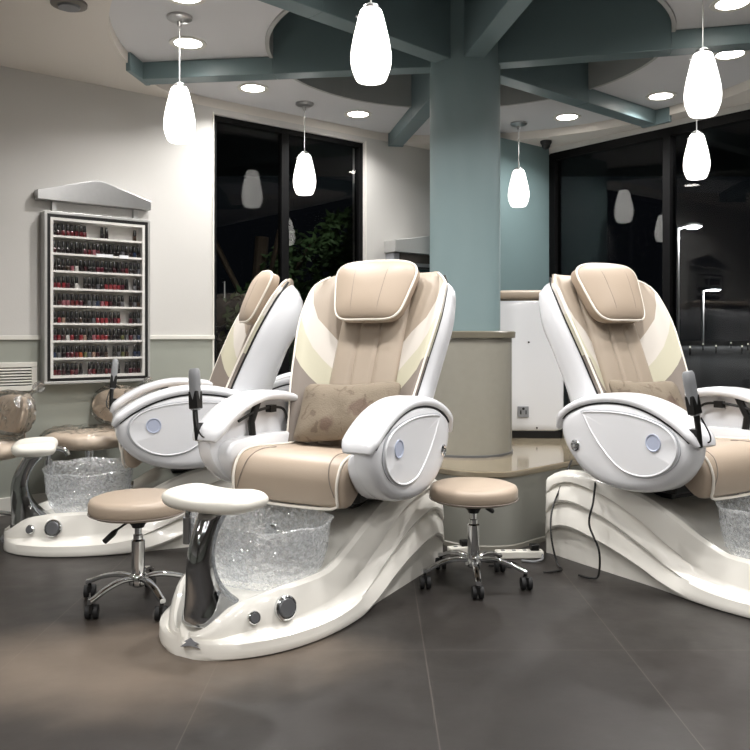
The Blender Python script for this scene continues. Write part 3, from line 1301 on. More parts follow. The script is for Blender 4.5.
    for y, s_, drop in ((-.262, .80, 0), (-.259, .90, 0), (-.248, .965, 0), (-.225, .995, 0), (-.17, 1.0, .004), (-.05, 1, .006), (.05, 1, .006), (.17, 1.0, .004), (.225, .995, 0), (.248, .965, 0), (.259, .90, 0), (.262, .80, 0)):
        rings.append([(cx + (p.x - cx) * (1 - (1 - s_) * .35), y, cz + (p.z - cz) * s_ - (drop if p.z > .52 and p.x < .25 else 0)) for p in sp])
    bm = B()
    loft(bm, rings)
    st = obj('seat', bm, M['beige'], t, ang=60)
    # piping: down both sides and across the bottom lip
    path = [(-.18, .555), (.05, .562), (.2, .572), (.31, .576), (.378, .552), (.411, .49), (.411, .43), (.405, .408)]
    L_ = [(x, -.236, z - .006) for x, z in path]
    R_ = [(x, .236, z - .006) for x, z in path[::-1]]
    pts = spline(L_ + [(.398, -.222, .392), (.392, -.19, .383), (.389, -.10, .378), (.389, 0, .377), (.389, .10, .378), (.392, .19, .383), (.398, .222, .392)] + R_, 5)
    bm = B(); tube(bm, pts, .0055, 8)
    obj('seat_piping', bm, M['piping'], t)
    for sy in (-1, 1):
        bm = B()
        pts = spline([(.22, sy * .17, .5665), (.31, sy * .175, .569), (.377, sy * .185, .545), (.407, sy * .20, .49), (.407, sy * .222, .43)], 5)
        tube(bm, pts, .0018, 6)
        obj('seam', bm, M['taupe'], st)
    # ---------------- backrest shell
    def hw(s):
        return itp(s, [0, .15, .45, .75, .9, 1.0], [.27, .285, .322, .348, .340, .30])
    def nf(s):
        return itp(s, [0, .3, .6, .85, 1.0], [.105, .12, .112, .085, .045])
    def nb(s):
        return itp(s, [0, .2, .45, .6, .75, .88, .96, 1.0], [.13, .125, .10, .10, .115, .10, .06, .015])
    rings = []
    ss = [i / 26 for i in range(26)] + [.985, 1.0, 1.008]
    for s in ss:
        q = 1.0 if s < .9 else max(.3, 1 - ((s - .9) / .108) ** 3 * .35)
        h, f_, b_ = hw(s) * (q if s > .9 else 1), nf(s), nb(s)
        half = [(h + .004, f_ - .022), (h + .016, f_ - .035), (h + .018, f_ * .5 - .02), (h + .012, -b_ * .3), (h * .93, -b_ * .72), (h * .80, -b_ * .95), (h * .68, -b_ * .80), (h * .54, -b_ * 1.04), (h * .25, -b_ * 1.14), (0, -b_ * 1.16)]
        inner = [(0, -b_ * .8), (h * .5, -b_ * .72), (h * .75, -b_ * .55), (h * .9, -b_ * .1), (h - .004, f_ * .4), (h - .006, f_ - .024)]
        full = half + [(-y, n_) for y, n_ in half[-2::-1]]
        inn = [(-y, n_) for y, n_ in inner[::-1]] + inner[1:]
        ring = [bp_(s, y, n_) for y, n_ in full + inn]
        rings.append(ring)
    bm = B()
    loft(bm, rings)
    obj('back_shell', bm, M['white'], t, ang=50)
    # black gasket between shell and upholstery
    for sy in (-1, 1):
        pts = [bp_(s, sy * (hw(s) + .004), nf(s) - .016) for s in [i / 20 * .985 for i in range(21)]]
        bm = B(); tube(bm, pts, .006, 8)
        obj('gasket', bm, M['black'], t)
    # wings, the colour blocks meet along slanted seams
    wm = [M['beige2'], M['cream'], M['ivory'], M['taupe']]
    for sy in (-1, 1):
        nsec = 13
        latf = [0, 0, .12, .28, .5, .72, .9, 1, 1, 1, .9, .7, .3]
        blocks = [(0.0, 0.0), (.32, .50), (.44, .74), (.60, .94), (1.018, 1.018)]
        rows_s = []
        for b_ in range(4):
            nst = 12 if b_ < 3 else 20
            for k in range(nst + (1 if b_ == 3 else 0)):
                f = k / nst
                rows_s.append(([blocks[b_][0] * (1 - l) + blocks[b_][1] * l + f * ((blocks[b_ + 1][0] - blocks[b_][0]) * (1 - l) + (blocks[b_ + 1][1] - blocks[b_][1]) * l) for l in [q_ ** 1.4 for q_ in latf]], b_))
        rings = []
        for srow, b_ in rows_s:
            ring = []
            for idx in range(nsec):
                s = srow[idx]
                h, f_ = hw(s), nf(s)
                e = min(1, max(0, (s - .93) / .088))
                q = 1 - .12 * e ** 2
                th = 1 - .55 * e ** 3
                sec = [(.15, -.03), (.15, .028), (.172, .036), (.21, .022 + f_ * .32), (h * .80, f_ * .66 + .008), (h * .91, f_ * .92), (h - .010, f_ + .010), (h + .004, f_ + .006), (h + .008, f_ - .012), (h - .004, f_ - .03), (h * .93, f_ * .3 - .01), (h * .8, -.02), (.2, -.035)]
                y, n_ = sec[idx]
                ring.append(bp_(s, sy * (y * q), n_ * th))
            rings.append(ring)
        bks = [b_ for _, b_ in rows_s]
        def mi(a_, i, bks=bks):
            return (3, 2, 1, 0)[bks[a_]]
        bm = B()
        loft(bm, rings, mi=mi)
        obj('side_wing', bm, wm, t, ang=70)
        bm = B()
        tube(bm, [bp_(s, sy * (hw(s) * (1 - .12 * max(0, (s - .93) / .088) ** 2) + .004), nf(s) * (1 - .55 * min(1, max(0, (s - .93) / .088)) ** 3) + .007) for s in [i / 30 for i in range(31)]], .0048, 8)
        obj('wing_piping', bm, M['piping'], t)
    # centre back cushion with channels
    nx = 33
    rings = []
    for k in range(25):
        s = .01 + k / 24 * .93
        row = []
        for i in range(nx):
            y = -.165 + .33 * i / (nx - 1)
            ch = min(abs(y - c_) for c_ in (-.055, .055))
            n_ = .052 + .010 * math.sin(PI * s) - .012 * math.exp(-(ch / .006) ** 2) - .02 * max(0, abs(y) / .165) ** 8
            row.append(bp_(s, y, n_))
        back = [bp_(s, y, -.02) for y in (.165, 0, -.165)]
        rings.append(row + back)
    bm = B()
    loft(bm, rings)
    obj('back_cushion', bm, M['beige2'], t, ang=60)
    # headrest
    mtx = Matrix.Translation(bp_(.865, 0, .105)) @ Matrix.Rotation(-LEAN - .02, 4, 'Y') @ Matrix(((0, 0, 1, 0), (1, 0, 0, 0), (0, 1, 0, 0), (0, 0, 0, 1)))
    bm = B()
    pillow_mesh(bm, .375, .285, .10, 5, 44, 10, mtx, edge=.022)
    for v in bm.verts:      # taper towards the bottom, wrap forward slightly
        loc = mtx.inverted() @ v.co
        loc.x *= 1 + .16 * loc.y / .137
        loc.z -= 1.1 * loc.x * loc.x * .5
        v.co = mtx @ loc
    hr = obj('headrest', bm, M['beige'], t, ang=60)
    bm = B()
    pts = []
    for i in range(49):
        c_, s_ = se(2 * PI * i / 48, 5)
        loc = Vector((.19 * c_, .144 * s_, .020))
        loc.x *= 1 + .16 * loc.y / .137
        loc.z -= .55 * loc.x * loc.x
        pts.append(mtx @ loc)
    tube(bm, pts, .0055, 8)
    obj('piping', bm, M['piping'], hr)
    for y in (-.075, .075):
        bm = B()
        pts = []
        for i in range(13):
            yy = -.125 + .25 * i / 12
            f2 = max(abs(y / .19), abs(yy) / .1375)
            zz = .022 + (.050 - .022) * max(0, (1 - f2 ** 2.6)) ** .62
            xx = y * (1 + .16 * yy / .137)
            pts.append(mtx @ Vector((xx, yy, zz - .55 * xx * xx - .0006)))
        tube(bm, pts, .0014, 6)
        obj('seam', bm, M['taupe'], hr)
    # ---------------- arm pods
    out = [(-.25, .655), (-.20, .705), (-.10, .748), (.03, .768), (.16, .765), (.29, .735), (.40, .685), (.465, .635), (.475, .60), (.455, .53), (.385, .455), (.28, .405), (.15, .385), (.02, .392), (-.10, .43), (-.19, .50), (-.245, .58)]
    out = [(.11 + (x - .11) * .93, .39 + (z - .385) * .955) for x, z in out]
    osp = spline([(x, 0, z) for x, z in out], 4, True)
    pan = [(-.075, .698), (.03, .708), (.14, .708), (.24, .696), (.32, .674), (.368, .642), (.388, .60), (.384, .56), (.352, .515), (.29, .478), (.21, .464), (.12, .482), (.04, .54), (-.03, .615), (-.07, .675)]
    psp = spline([(x, 0, z) for x, z in pan], 4, True)
    ocx, ocz = .11, .585
    pcx, pcz = .16, .60
    for sy in (-1, 1):
        bm = B()
        rings = []
        for y, s_ in ((.325, .95), (.328, .985), (.345, 1.0), (.375, .995), (.392, .97), (.404, .93), (.412, .87), (.416, .78), (.417, .6)):
            rings.append([(ocx + (p.x - ocx) * s_, sy * y, ocz + (p.z - ocz) * s_) for p in osp])
        loft(bm, rings)
        pod = obj('arm_pod', bm, M['white'], t, ang=45)
        # inset panel with a raised rim
        bm = B()
        rings = []
        for y, s_ in ((.400, 1.0), (.420, 1.0), (.4245, .985), (.4245, .965), (.421, .945), (.4205, .5)):
            rings.append([(pcx + (p.x - pcx) * s_, sy * y, pcz + (p.z - pcz) * s_) for p in psp])
        loft(bm, rings)
        obj('side_panel', bm, M['white'], pod, ang=40)
        bm = B()
        rings = []
        for y, s_ in ((.40, 1.035), (.4178, 1.035), (.4178, .99), (.40, .99)):
            rings.append([(pcx + (p.x - pcx) * s_, sy * y, pcz + (p.z - pcz) * s_) for p in psp])
        loft(bm, rings)
        obj('panel_groove', bm, M['groove'], pod, ang=40)
        bm = B()
        mt = Matrix.Translation((.28, sy * .4205, .605)) @ Matrix.Rotation(-sy * PI / 2, 4, 'X') @ Matrix.Scale(1, 4)
        lathe(bm, [(.034, -.004), (.034, .004), (.031, .004), (.028, .0015), (.001, .0015)], 28, mtx=mt)
        obj('round_button', bm, M['bluew'], pod)
        bm = B()
        mt = Matrix.Translation((-.12, sy * .414, .55)) @ Matrix.Rotation(-sy * PI / 2, 4, 'X')
        lathe(bm, [(.024, -.01), (.024, .006), (.019, .009), (.017, .005), (.007, .005), (.006, .012), (.001, .013)], 24, mtx=mt)
        obj('hinge_cap', bm, M['chrome'], pod)
        # armrest cap
        top = spline([(-.242, 0, .612), (-.215, 0, .668), (-.15, 0, .712), (-.055, 0, .745), (.05, 0, .76), (.16, 0, .757), (.27, 0, .73), (.36, 0, .688), (.428, 0, .640), (.455, 0, .605)], 4)
        bm = B()
        rings = []
        m_ = len(top)
        for i, p in enumerate(top):
            d = (top[min(i + 1, m_ - 1)] - top[max(i - 1, 0)]).normalized()
            nrm = Vector((-d.z, 0, d.x))
            e = min(i, m_ - 1 - i) / 4
            tk = .022 * min(1, .45 + .55 * e)
            wy = .0735 * min(1, .78 + .22 * e) * (1 + .04 * math.sin(PI * i / m_))
            ring = []
            for k in range(16):
                c_, s_ = se(2 * PI * k / 16, 3.2)
                ring.append(p + nrm * (tk * c_) + Vector((0, sy * .345 + wy * s_, 0)))
            rings.append(ring)
        loft(bm, rings)
        obj('armrest', bm, M['white'], t, ang=60)
        bm = B()
        gp = [p - Vector((0, 0, .0)) for p in top[4:-3]]
        rings = []
        for i, p in enumerate(gp):
            d = (gp[min(i + 1, len(gp) - 1)] - gp[max(i - 1, 0)]).normalized()
            nrm = Vector((-d.z, 0, d.x))
            e = min(1, .2 + min(i, len(gp) - 1 - i) / 6)
            rings.append([p + nrm * a_ + Vector((0, sy * y, 0)) for a_, y in ((-.015, .33), (-.015, .413 - .006 * (1 - e)), (-.018 - .004 * e, .413 - .006 * (1 - e)), (-.028, .33))])
        loft(bm, rings)
        obj('gap_strip', bm, M['black'], t, ang=50)
        # inner lower panel and black strut
        inner = [(-.17, .52), (-.05, .59), (.12, .605), (.3, .60), (.375, .59), (.40, .54), (.35, .46), (.27, .41), (.14, .392), (.01, .40), (-.11, .44)]
        isp = spline([(x, 0, z) for x, z in inner], 3, True)
        bm = B()
        rings = []
        for y, s_ in ((.268, .94), (.272, .98), (.285, 1), (.33, 1)):
            rings.append([(ocx + (p.x - ocx) * s_, sy * y, .5 + (p.z - .5) * s_) for p in isp])
        loft(bm, rings)
        obj('inner_panel', bm, M['white'], t, ang=50)
        bm = B()
        tube(bm, [(.20, sy * .302, .56), (.215, sy * .302, .66), (.17, sy * .302, .745)], .016, 10)
        obj('strut', bm, M['black'], t)
        bm = B()
        tube(bm, spline([(.30, sy * .30, .67), (.22, sy * .298, .695), (.12, sy * .296, .71), (.02, sy * .297, .705), (-.02, sy * .296, .68), (-.03, sy * .292, .63)], 5), .006, 8)
        box(bm, .06, .10, sy * .3 - .014, sy * .3 + .014, .69, .72)
        obj('cable', bm, M['black'], t)
    # remote on the right arm front
    bm = B()
    mt = Matrix.Translation((.43, -.385, .642)) @ Matrix.Rotation(math.radians(-6), 4, 'Y') @ Matrix.Rotation(math.radians(8), 4, 'X')
    tube(bm, [mt @ Vector(p) for p in ((.02, 0, -.04), (.028, 0, .04), (.03, 0, .10))], .011, 10)
    box(bm, .008, .042, -.022, .022, .085, .155, mt)
    box(bm, -.02, .03, -.012, .012, .0, .03, mt)
    h = obj('remote_holder', bm, M['black'], t, ang=40, bevel=.003)
    bm = B()
    rings = []
    for z, a_, b_ in ((.08, .014, .02), (.12, .016, .022), (.2, .018, .024), (.235, .017, .023), (.245, .012, .018)):
        rings.append([mt @ Vector((.026 + a_ * se(2 * PI * i / 16, 3)[0], b_ * se(2 * PI * i / 16, 3)[1], z)) for i in range(16)])
    loft(bm, rings)
    obj('remote_handset', bm, M['greyp'], t, ang=50)
    bm = B()
    tube(bm, spline([mt @ Vector(p) for p in ((.04, .01, .07), (.05, .03, .0), (.03, .04, -.03), (-.02, .03, -.01), (-.04, .02, .03))], 6), .003, 6)
    obj('cable', bm, M['black'], t)
    return t


ch = make_spa_chair()
spots = [(-.145, 3.36, -119, 'middle white and beige pedicure spa chair, nearest the camera, foot tray pointing lower left'),
         (-.885, 4.15, -161, 'left white and beige pedicure spa chair seen side-on near the polish rack'),
         (1.27, 3.54, -57, 'right white and beige pedicure spa chair cut off by the picture edge'),
         (-.34, 5.10, 184, 'farthest pedicure spa chair, mostly hidden between the left and middle chairs')]
chairs = []
for i, (x, y, a_, lab) in enumerate(spots):
    o = ch if i == 0 else copy_tree(ch)
    o.location = (x, y, 0)
    o.rotation_euler = (0, 0, math.radians(a_))
    o['label'] = lab
    o['group'] = 'pedicure spa chairs around the column'
    chairs.append(o)


# throw pillows on seats
def throw_pillow(ci, y, s_, rz, label, w_=.36):
    x, yy, a_, _ = spots[ci]
    cm = Matrix.Translation((x, yy, 0)) @ Matrix.Rotation(math.radians(a_), 4, 'Z')
    # pillow local: X across (towards sitter's left), Y up, Z forward
    base = bp_(.19, y, .12)
    mt = cm @ Matrix.Translation(base) @ Matrix.Rotation(-LEAN - .14, 4, 'Y') @ Matrix(((0, 0, 1, 0), (1, 0, 0, 0), (0, 1, 0, 0), (0, 0, 0, 1))) @ Matrix.Rotation(rz, 4, 'Z')
    bm = B()
    pillow_mesh(bm, w_, .27, .10, 9, 48, 10, None)
    for v in bm.verts:
        v.co.z += .006 * math.sin(v.co.x * 40 + v.co.y * 25) * (1 - abs(v.co.x) / (w_ / 2))
        r = (abs(v.co.x) / (w_ / 2)) * (abs(v.co.y) / .135)
        v.co.x *= 1 + .05 * r * r
        v.co.y *= 1 + .08 * r * r - .05 * (1 - abs(v.co.x) / (w_ / 2)) * (abs(v.co.y) / .12)
    o = obj('throw_pillow', bm, M['pillow'], None, ang=80)
    o.matrix_world = mt
    tag(o, label, 'pillow', 'taupe throw pillows')


throw_pillow(0, .0, 0, .06, 'taupe floral throw pillow on the seat of the middle chair', .465)
throw_pillow(2, .0, 0, -.05, 'taupe throw pillow on the seat of the right chair', .44)


# ------------------------------------------------------------------ stools
def make_stool():
    t = thing('rolling_stool', '', 'stool')
    bm = B()
    lathe(bm, [(.05, .340), (.165, .342), (.176, .350), (.181, .362), (.181, .388), (.175, .401), (.155, .409), (.08, .412), (.001, .412)], 48)
    s = obj('seat', bm, M['beige'], t, ang=60)
    bm = B()
    tube(bm, [(.1805 * math.cos(2 * PI * i / 48), .1805 * math.sin(2 * PI * i / 48), .352) for i in range(49)], .0025, 6)
    obj('piping', bm, M['taupe'], s)
    bm = B()
    lathe(bm, [(.022, .29), (.026, .30), (.05, .325), (.06, .34), (.001, .341)], 24)
    obj('seat_plate', bm, M['black'], t)
    bm = B()
    lathe(bm, [(.013, .24), (.013, .30)], 20)
    obj('gas_piston', bm, M['chrome'], t)
    bm = B()
    lathe(bm, [(.024, .085), (.025, .24), (.018, .246), (.018, .262), (.013, .265)], 28)
    obj('gas_cylinder', bm, M['chrome'], t)
    bm = B()
    lathe(bm, [(.018, .065), (.034, .075), (.036, .10), (.03, .112), (.025, .118)], 28)
    obj('hub', bm, M['chrome'], t)
    bm = B()
    tube(bm, [(.03, 0, .325), (.10, 0, .30)], .0045, 8)
    tube(bm, [(.10, 0, .30), (.115, 0, .29), (.155, 0, .268)], .008, 10, [.006, .011, .010])
    obj('height_lever', bm, M['black'], t)
    for k in range(5):
        an = 2 * PI * k / 5
        R = Matrix.Rotation(an, 4, 'Z')
        bm = B()
        pts = spline([(.02, 0, .098), (.08, 0, .105), (.15, 0, .092), (.20, 0, .072), (.222, 0, .066)], 4)
        rings = []
        for i, p in enumerate(pts):
            wd = .016 - .005 * i / len(pts)
            rings.append([R @ Vector((p.x, wd * se(2 * PI * j / 12, 3)[0], p.z + .009 * se(2 * PI * j / 12, 3)[1])) for j in range(12)])
        loft(bm, rings)
        obj('foot', bm, M['chrome'], t)
        swv = Matrix.Rotation(.7 + k * 1.9, 4, 'Z')
        T = R @ Matrix.Translation((.212, 0, 0)) @ swv
        bm = B()
        lathe(bm, [(.007, .045), (.007, .068)], 12, mtx=T)
        box(bm, -.03, .012, -.006, .006, .026, .052, T)
        cas = obj('caster', bm, M['black'], t, ang=40)
        for sy in (-1, 1):
            bm = B()
            Wm = T @ Matrix.Translation((-.014, sy * .013, .026)) @ Matrix.Rotation(PI / 2, 4, 'X')
            lathe(bm, [(.012, -.009), (.024, -.008), (.0255, 0), (.024, .008), (.012, .009)], 24, mtx=Wm)
            obj('wheel', bm, M['rubber'], cas)
    return t


st = make_stool()
st.location = (-.90, 3.04, 0)
st.rotation_euler = (0, 0, math.radians(237))
st['label'] = 'round beige rolling stool on chrome star base, left of the middle chair'
st['group'] = 'rolling stools'
s2 = copy_tree(st)
s2.location = (.405, 3.29, 0)
s2.rotation_euler = (0, 0, math.radians(52))
s2['label'] = 'round beige rolling stool between the middle and right chairs'


# ------------------------------------------------------------------ plastic-wrapped salon chairs by the left wall
def make_salon_chair():
    t = thing('salon_chair', '', 'chair')      # faces +x
    bm = B()
    rings = []
    for s_, z in ((.5, .385), (.9, .39), (1.0, .405), (1.02, .43), (.98, .455), (.85, .465), (.4, .468)):
        rings.append([(.215 * s_ * se(2 * PI * i / 36, 2.6)[0], .225 * s_ * se(2 * PI * i / 36, 2.6)[1], z) for i in range(36)])
    loft(bm, rings)
    obj('seat', bm, M['salon'], t, ang=60)
    mt = Matrix.Translation((-.22, 0, .60)) @ Matrix.Rotation(-.18, 4, 'Y') @ Matrix(((0, 0, 1, 0), (1, 0, 0, 0), (0, 1, 0, 0), (0, 0, 0, 1)))
    bm = B()
    pillow_mesh(bm, .36, .20, .06, 2.4, 36, 12, mt, edge=.01)
    for v in bm.verts:
        loc = mt.inverted() @ v.co
        loc.z += 1.3 * loc.x ** 2
        # diamond quilting
        q = abs(math.sin((loc.x + loc.y) * 42)) * abs(math.sin((loc.x - loc.y) * 42))
        if loc.z > 0:
            loc.z += .006 * q
        v.co = mt @ loc
    obj('backrest', bm, M['salon'], t, ang=60)
    bm = B()
    tube(bm, spline([(-.1, 0, .39), (-.22, 0, .385), (-.262, 0, .44), (-.268, 0, .55)], 5), .014, 10)
    obj('back_support', bm, M['chrome'], t)
    bm = B()
    lathe(bm, [(.026, .09), (.026, .36), (.05, .385), (.001, .386)], 24)
    obj('gas_cylinder', bm, M['chrome'], t)
    for k in range(5):
        R = Matrix.Rotation(2 * PI * k / 5 + .3, 4, 'Z')
        bm = B()
        pts = spline([(.015, 0, .105), (.1, 0, .10), (.19, 0, .08), (.235, 0, .065)], 4)
        loft(bm, [[R @ Vector((p.x, .014 * se(2 * PI * j / 12, 3)[0], p.z + .010 * se(2 * PI * j / 12, 3)[1])) for j in range(12)] for p in pts])
        obj('foot', bm, M['chrome'], t)
        bm = B()
        lathe(bm, [(.007, .045), (.007, .068)], 12, mtx=R @ Matrix.Translation((.225, 0, 0)))
        lathe(bm, [(.012, -.02), (.025, -.018), (.026, 0), (.025, .018), (.012, .02)], 20, mtx=R @ Matrix.Translation((.22, 0, .027)) @ Matrix.Rotation(PI / 2, 4, 'X'))
        obj('caster', bm, M['rubber'], t, ang=40)
    rnd = random.Random(5)
    # crumpled clear wrap over seat and backrest
    bm = B()
    rings = []
    for s_, z in ((1.10, .37), (1.13, .40), (1.12, .45), (1.02, .488), (.7, .492), (.3, .488)):
        rings.append([(.215 * s_ * se(2 * PI * i / 48, 2.4)[0] * (1 + rnd.uniform(-.035, .035)), .225 * s_ * se(2 * PI * i / 48, 2.4)[1] * (1 + rnd.uniform(-.035, .035)), z + rnd.uniform(-.007, .007)) for i in range(48)])
    loft(bm, rings, caps=False)
    bm2 = bm
    pillow_mesh(bm2, .40, .24, .10, 2.4, 40, 10, mt @ Matrix.Translation((0, 0, .02)), edge=.02)
    for v in bm2.verts:
        if v.co.z > .5:
            v.co += Vector((rnd.uniform(-.008, .008), rnd.uniform(-.008, .008), rnd.uniform(-.006, .006)))
    # twisted tail of the bag
    tail = [mt @ Vector(p) for p in ((.12, .06, .03), (.16, .10, .03), (.20, .135, .02), (.25, .15, .03))]
    tube(bm2, spline(tail, 4), .02, 10, [.05, .04, .03, .022, .016, .014, .012, .014, .018, .022, .026, .03, .03])
    obj('plastic_cover', bm2, M['wrap'], t, ang=20)
    return t


sc = make_salon_chair()
sc.location = (-2.06, 4.10, 0)
sc.rotation_euler = (0, 0, math.radians(-128))
sc['label'] = 'beige quilted salon chair in clear plastic at the left picture edge'
sc['group'] = 'plastic-wrapped salon chairs by the left wall'
s2 = copy_tree(sc)
s2.location = (-1.63, 4.56, 0)
s2.rotation_euler = (0, 0, math.radians(-122))
s2['label'] = 'beige salon chair in clear plastic, mostly hidden behind the left spa chair'

# ------------------------------------------------------------------ spa chair on the platform, seen from behind
t = thing('raised_spa_chair', 'boxy white spa chair seen from behind on the platform, right of the column', 'pedicure chair', (.945, 5.06, .375), math.radians(-4))
bm = B()
rings = []
prof = [(-.24, 0.0), (.235, 0.0), (.24, .0)]
def rrect(x0, x1, y0, y1, r, z, n=6):
    pts = []
    for cx_, cy_, a0 in ((x1 - r, y1 - r, 0), (x0 + r, y1 - r, 90), (x0 + r, y0 + r, 180), (x1 - r, y0 + r, 270)):
        for k in range(n + 1):
            a_ = math.radians(a0 + 90 * k / n)
            pts.append((cx_ + r * math.cos(a_), cy_ + r * math.sin(a_), z))
    return pts
for z, e in ((.045, .03), (.055, .01), (.09, 0), (.4, 0), (.70, .004), (.80, .01), (.845, .02), (.86, .035)):
    rings.append(rrect(-.24 + e, .24 - e, -.06 + e * .3, .22 - e, .035, z))
loft(bm, rings)
bs = obj('back_shell', bm, M['white'], t, ang=50)
bm = B()
loft(bm, [rrect(-.235, .235, -.05, .22, .03, 0), rrect(-.235, .235, -.05, .22, .03, .046)])
obj('plinth', bm, M['black'], t, ang=50)
bm = B()
pillow_mesh(bm, .46, .24, .07, 6, 40, 8, Matrix.Translation((-.0, .05, .895)), edge=.015)
obj('headrest', bm, M['beige'], t, ang=60)
bm = B()
box(bm, -.05, .02, -.068, -.058, .13, .20)
ob = obj('socket_plate', bm, M['greyp'], t, smooth=False, bevel=.003)
bm = B()
for dx in (-.03, .002):
    box(bm, dx - .003, dx + .003, -.071, -.067, .15, .175)
lathe(bm, [(.008, 0), (.008, .003), (.001, .003)], 12, mtx=Matrix.Translation((-.014, -.067, .185)) @ Matrix.Rotation(PI / 2, 4, 'X'))
obj('socket', bm, M['black'], ob, smooth=False)
for (x, z) in ((.02, .60), (.07, .065)):
    bm = B()
    lathe(bm, [(.006, 0), (.006, .004), (.001, .005)], 12, mtx=Matrix.Translation((x, -.059, z)) @ Matrix.Rotation(PI / 2, 4, 'X'))
    obj('screw', bm, M['black'], t)

# coil of cables behind it
bm = B()
rnd = random.Random(3)
for k in range(5):
    pts = []
    for i in range(9):
        pts.append((1.235 + .02 * math.sin(i * 1.9 + k) + rnd.uniform(-.008, .008), 5.03 + .02 * math.cos(i * 1.3 + k), .375 + .02 + .26 * abs(math.sin(i / 8 * PI + k * .5)) + rnd.uniform(0, .01)))
    tube(bm, spline(pts, 4), .006, 6)
box(bm, 1.205, 1.265, 4.98, 5.04, .376, .45)
tag(obj('cable_bundle', bm, M['black']), 'tangled black cables beside the raised white spa chair', 'cables')

# ------------------------------------------------------------------ power strips and cords on the floor
def power_strip(name, label, x, y, rz, L_=.20):
    t = thing(name, label, 'power strip', (x, y, 0), rz)
    bm = B()
    box(bm, -L_ / 2, L_ / 2, -.024, .024, .0005, .034)
    obj('housing', bm, M['tray'], t, smooth=False, bevel=.005)
    bm = B()
    for k in range(3):
        x0_ = -L_ / 2 + .035 + k * .05
        box(bm, x0_ - .008, x0_ + .008, -.008, .008, .034, .0355)
    obj('socket', bm, M['dgrey'], t, smooth=False)
    bm = B()
    box(bm, L_ / 2 - .06, L_ / 2 - .02, -.018, .018, .035, .062)
    obj('plug', bm, M['black'], t, smooth=False, bevel=.004)
    return t


strip = power_strip('power_strip', 'white power strip on the floor against the grey platform', .66, 3.665, .06, .22)
power_strip('power_strip', 'cream plug block on the floor just behind the middle chair base', .40, 3.735, .3, .12)


def cord(par, pts, r=.0045, m='black'):
    bm = B()
    tube(bm, spline(pts, 8), r, 8)
    lm = Matrix.Translation(par.location) @ par.rotation_euler.to_matrix().to_4x4()
    bmesh.ops.transform(bm, matrix=lm.inverted(), verts=bm.verts)
    obj('power_cord', bm, M[m], par)


cord(chairs[2], [(.93, 3.78, .43), (.86, 3.70, .32), (.80, 3.62, .22), (.785, 3.56, .12), (.80, 3.52, .02), (.81, 3.47, .006), (.77, 3.43, .006), (.72, 3.42, .006)])
cord(chairs[2], [(.985, 3.56, .40), (.93, 3.41, .31), (.905, 3.38, .22), (.935, 3.34, .12), (.93, 3.33, .02), (.90, 3.34, .006), (.86, 3.38, .006)])
cord(strip, [(.44, 3.70, .006), (.50, 3.58, .006), (.58, 3.60, .006), (.63, 3.54, .006), (.60, 3.50, .006), (.50, 3.52, .006)])
cord(strip, [(.765, 3.66, .02), (.755, 3.61, .010), (.71, 3.58, .006), (.66, 3.60, .006)], .005, 'greyp')

# ------------------------------------------------------------------ outside
def make_tree(name, label, x, y, crown, seed, n_leaf, th=2.0):
    t = thing(name, label, 'tree', (x, y, -.13))
    rnd = random.Random(seed)
    bm = B()
    tube(bm, spline([(0, 0, 0), (.04, .02, .6), (-.02, 0, 1.2), (.03, 0, th)], 4), .06, 10, None)
    for k in range(5):
        a_ = k * 1.3
        tube(bm, spline([(.0, 0, th * .6), (.25 * math.cos(a_), .25 * math.sin(a_), th * .8), (.5 * math.cos(a_), .5 * math.sin(a_), th)], 4), .02, 8)
    obj('trunk', bm, M['bark'], t)
    bm = B()
    for i in range(n_leaf):
        cx_, cy_, cz_, r = crown[rnd.randrange(len(crown))]
        d = Vector((rnd.gauss(0, 1), rnd.gauss(0, 1), rnd.gauss(0, 1))).normalized() * r * rnd.uniform(.6, 1.05)
        c_ = Vector((cx_, cy_, cz_)) + d
        ax = Vector((rnd.gauss(0, 1), rnd.gauss(0, 1), rnd.gauss(0, .6))).normalized()
        bx = ax.orthogonal().normalized()
        l = rnd.uniform(.03, .06)
        vs = [bm.verts.new(c_ + v) for v in (ax * l, bx * l * .45, -ax * l, -bx * l * .45)]
        bm.faces.new(vs)
    me = bpy.data.meshes.new('foliage')
    bm.to_mesh(me)
    bm.free()
    link_mesh('foliage', me, M['leaf'], t, smooth=False)
    return t


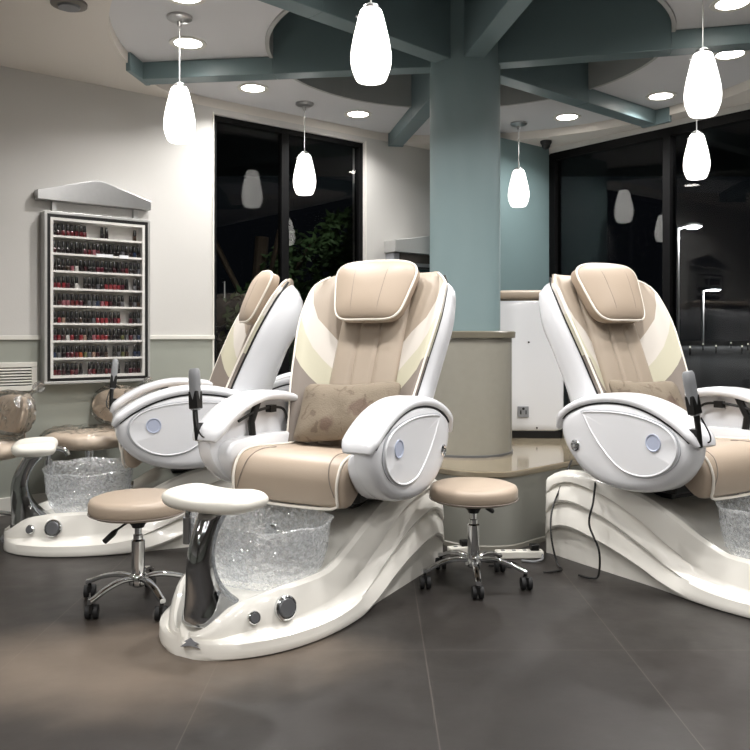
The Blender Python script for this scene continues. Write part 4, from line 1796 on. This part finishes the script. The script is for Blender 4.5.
pw = Vector(LW(2.05)) - V * 1.3
make_tree('outdoor_tree', 'leafy green tree in the dark outside the right half of the left window', pw.x + .15, pw.y, [(.1, 0, 1.2, .45), (.45, 0, 1.65, .42), (.6, .1, 1.2, .6), (.15, 0, .7, .5), (.8, 0, 1.95, .3)], 4, 3800)
pw = Vector(LW(1.12)) - V * 1.1
make_tree('outdoor_tree', 'sparse dark shrub outside the left edge of the left window', pw.x, pw.y, [(-.25, 0, 1.5, .3), (-.2, 0, 1.0, .4), (-.1, 0, .5, .4)], 9, 700, 1.6)


def street_lamp(label, x, y, h, s):
    t = thing('street_lamp', label, 'street lamp', (x, y, -.13), group='street lamps outside')
    bm = B()
    tube(bm, [(0, 0, 0), (0, 0, h)], .07 * s, 10)
    obj('pole', bm, M['silver'], t)
    bm = B()
    tube(bm, [(0, 0, h - .05), (.5 * s, 0, h + .1)], .05 * s, 8)
    obj('arm', bm, M['silver'], t)
    bm = B()
    lathe(bm, [(.45 * s, -.06), (.45 * s, .06), (.2 * s, .14)], 24, (.75 * s, 0, h + .12))
    obj('lamp_head', bm, M['silver'], t)
    bm = B()
    lathe(bm, [(.001, -.17), (.25 * s, -.15), (.4 * s, -.055)], 24, (.75 * s, 0, h + .12))
    obj('lens', bm, M['street'], t)
    ld = bpy.data.lights.new('street_bulb', 'POINT')
    ld.energy = 500 * s * s
    ld.shadow_soft_size = .2
    lo = bpy.data.objects.new('bulb', ld)
    C.objects.link(lo)
    lo.parent = t
    lo.location = (.6 * s, -.4 * s, h - .4 * s)


street_lamp('nearer lit street lamp seen through the right window', 15.15, 40, 6.5, 1.0)
street_lamp('farther lit street lamp seen low through the right window', 32.8, 80, 5.6, 1.5)
rnd = random.Random(11)
bm = B()
for (px, yy, s) in ((690, 45, .05), (703, 60, .05), (716, 50, .05), (731, 70, .07), (742, 48, .05), (676, 60, .05), (748, 60, .06)):
    x = (px - 375) / 800 * yy
    t = thing('bollard_light', 'tiny low light far off in the dark car park outside', 'outdoor light', (x, yy, -.13), group='distant low lights')
    bm = B()
    tube(bm, [(0, 0, 0), (0, 0, .42)], .05, 8)
    obj('post', bm, M['frame'], t)
    bm = B()
    lathe(bm, [(s, .42), (s, .52), (.001, .54)], 10)
    obj('lens', bm, emit_mat('low_light', '#d8d4c0', 0.5) if 'low_light' not in bpy.data.materials else bpy.data.materials['low_light'], t)
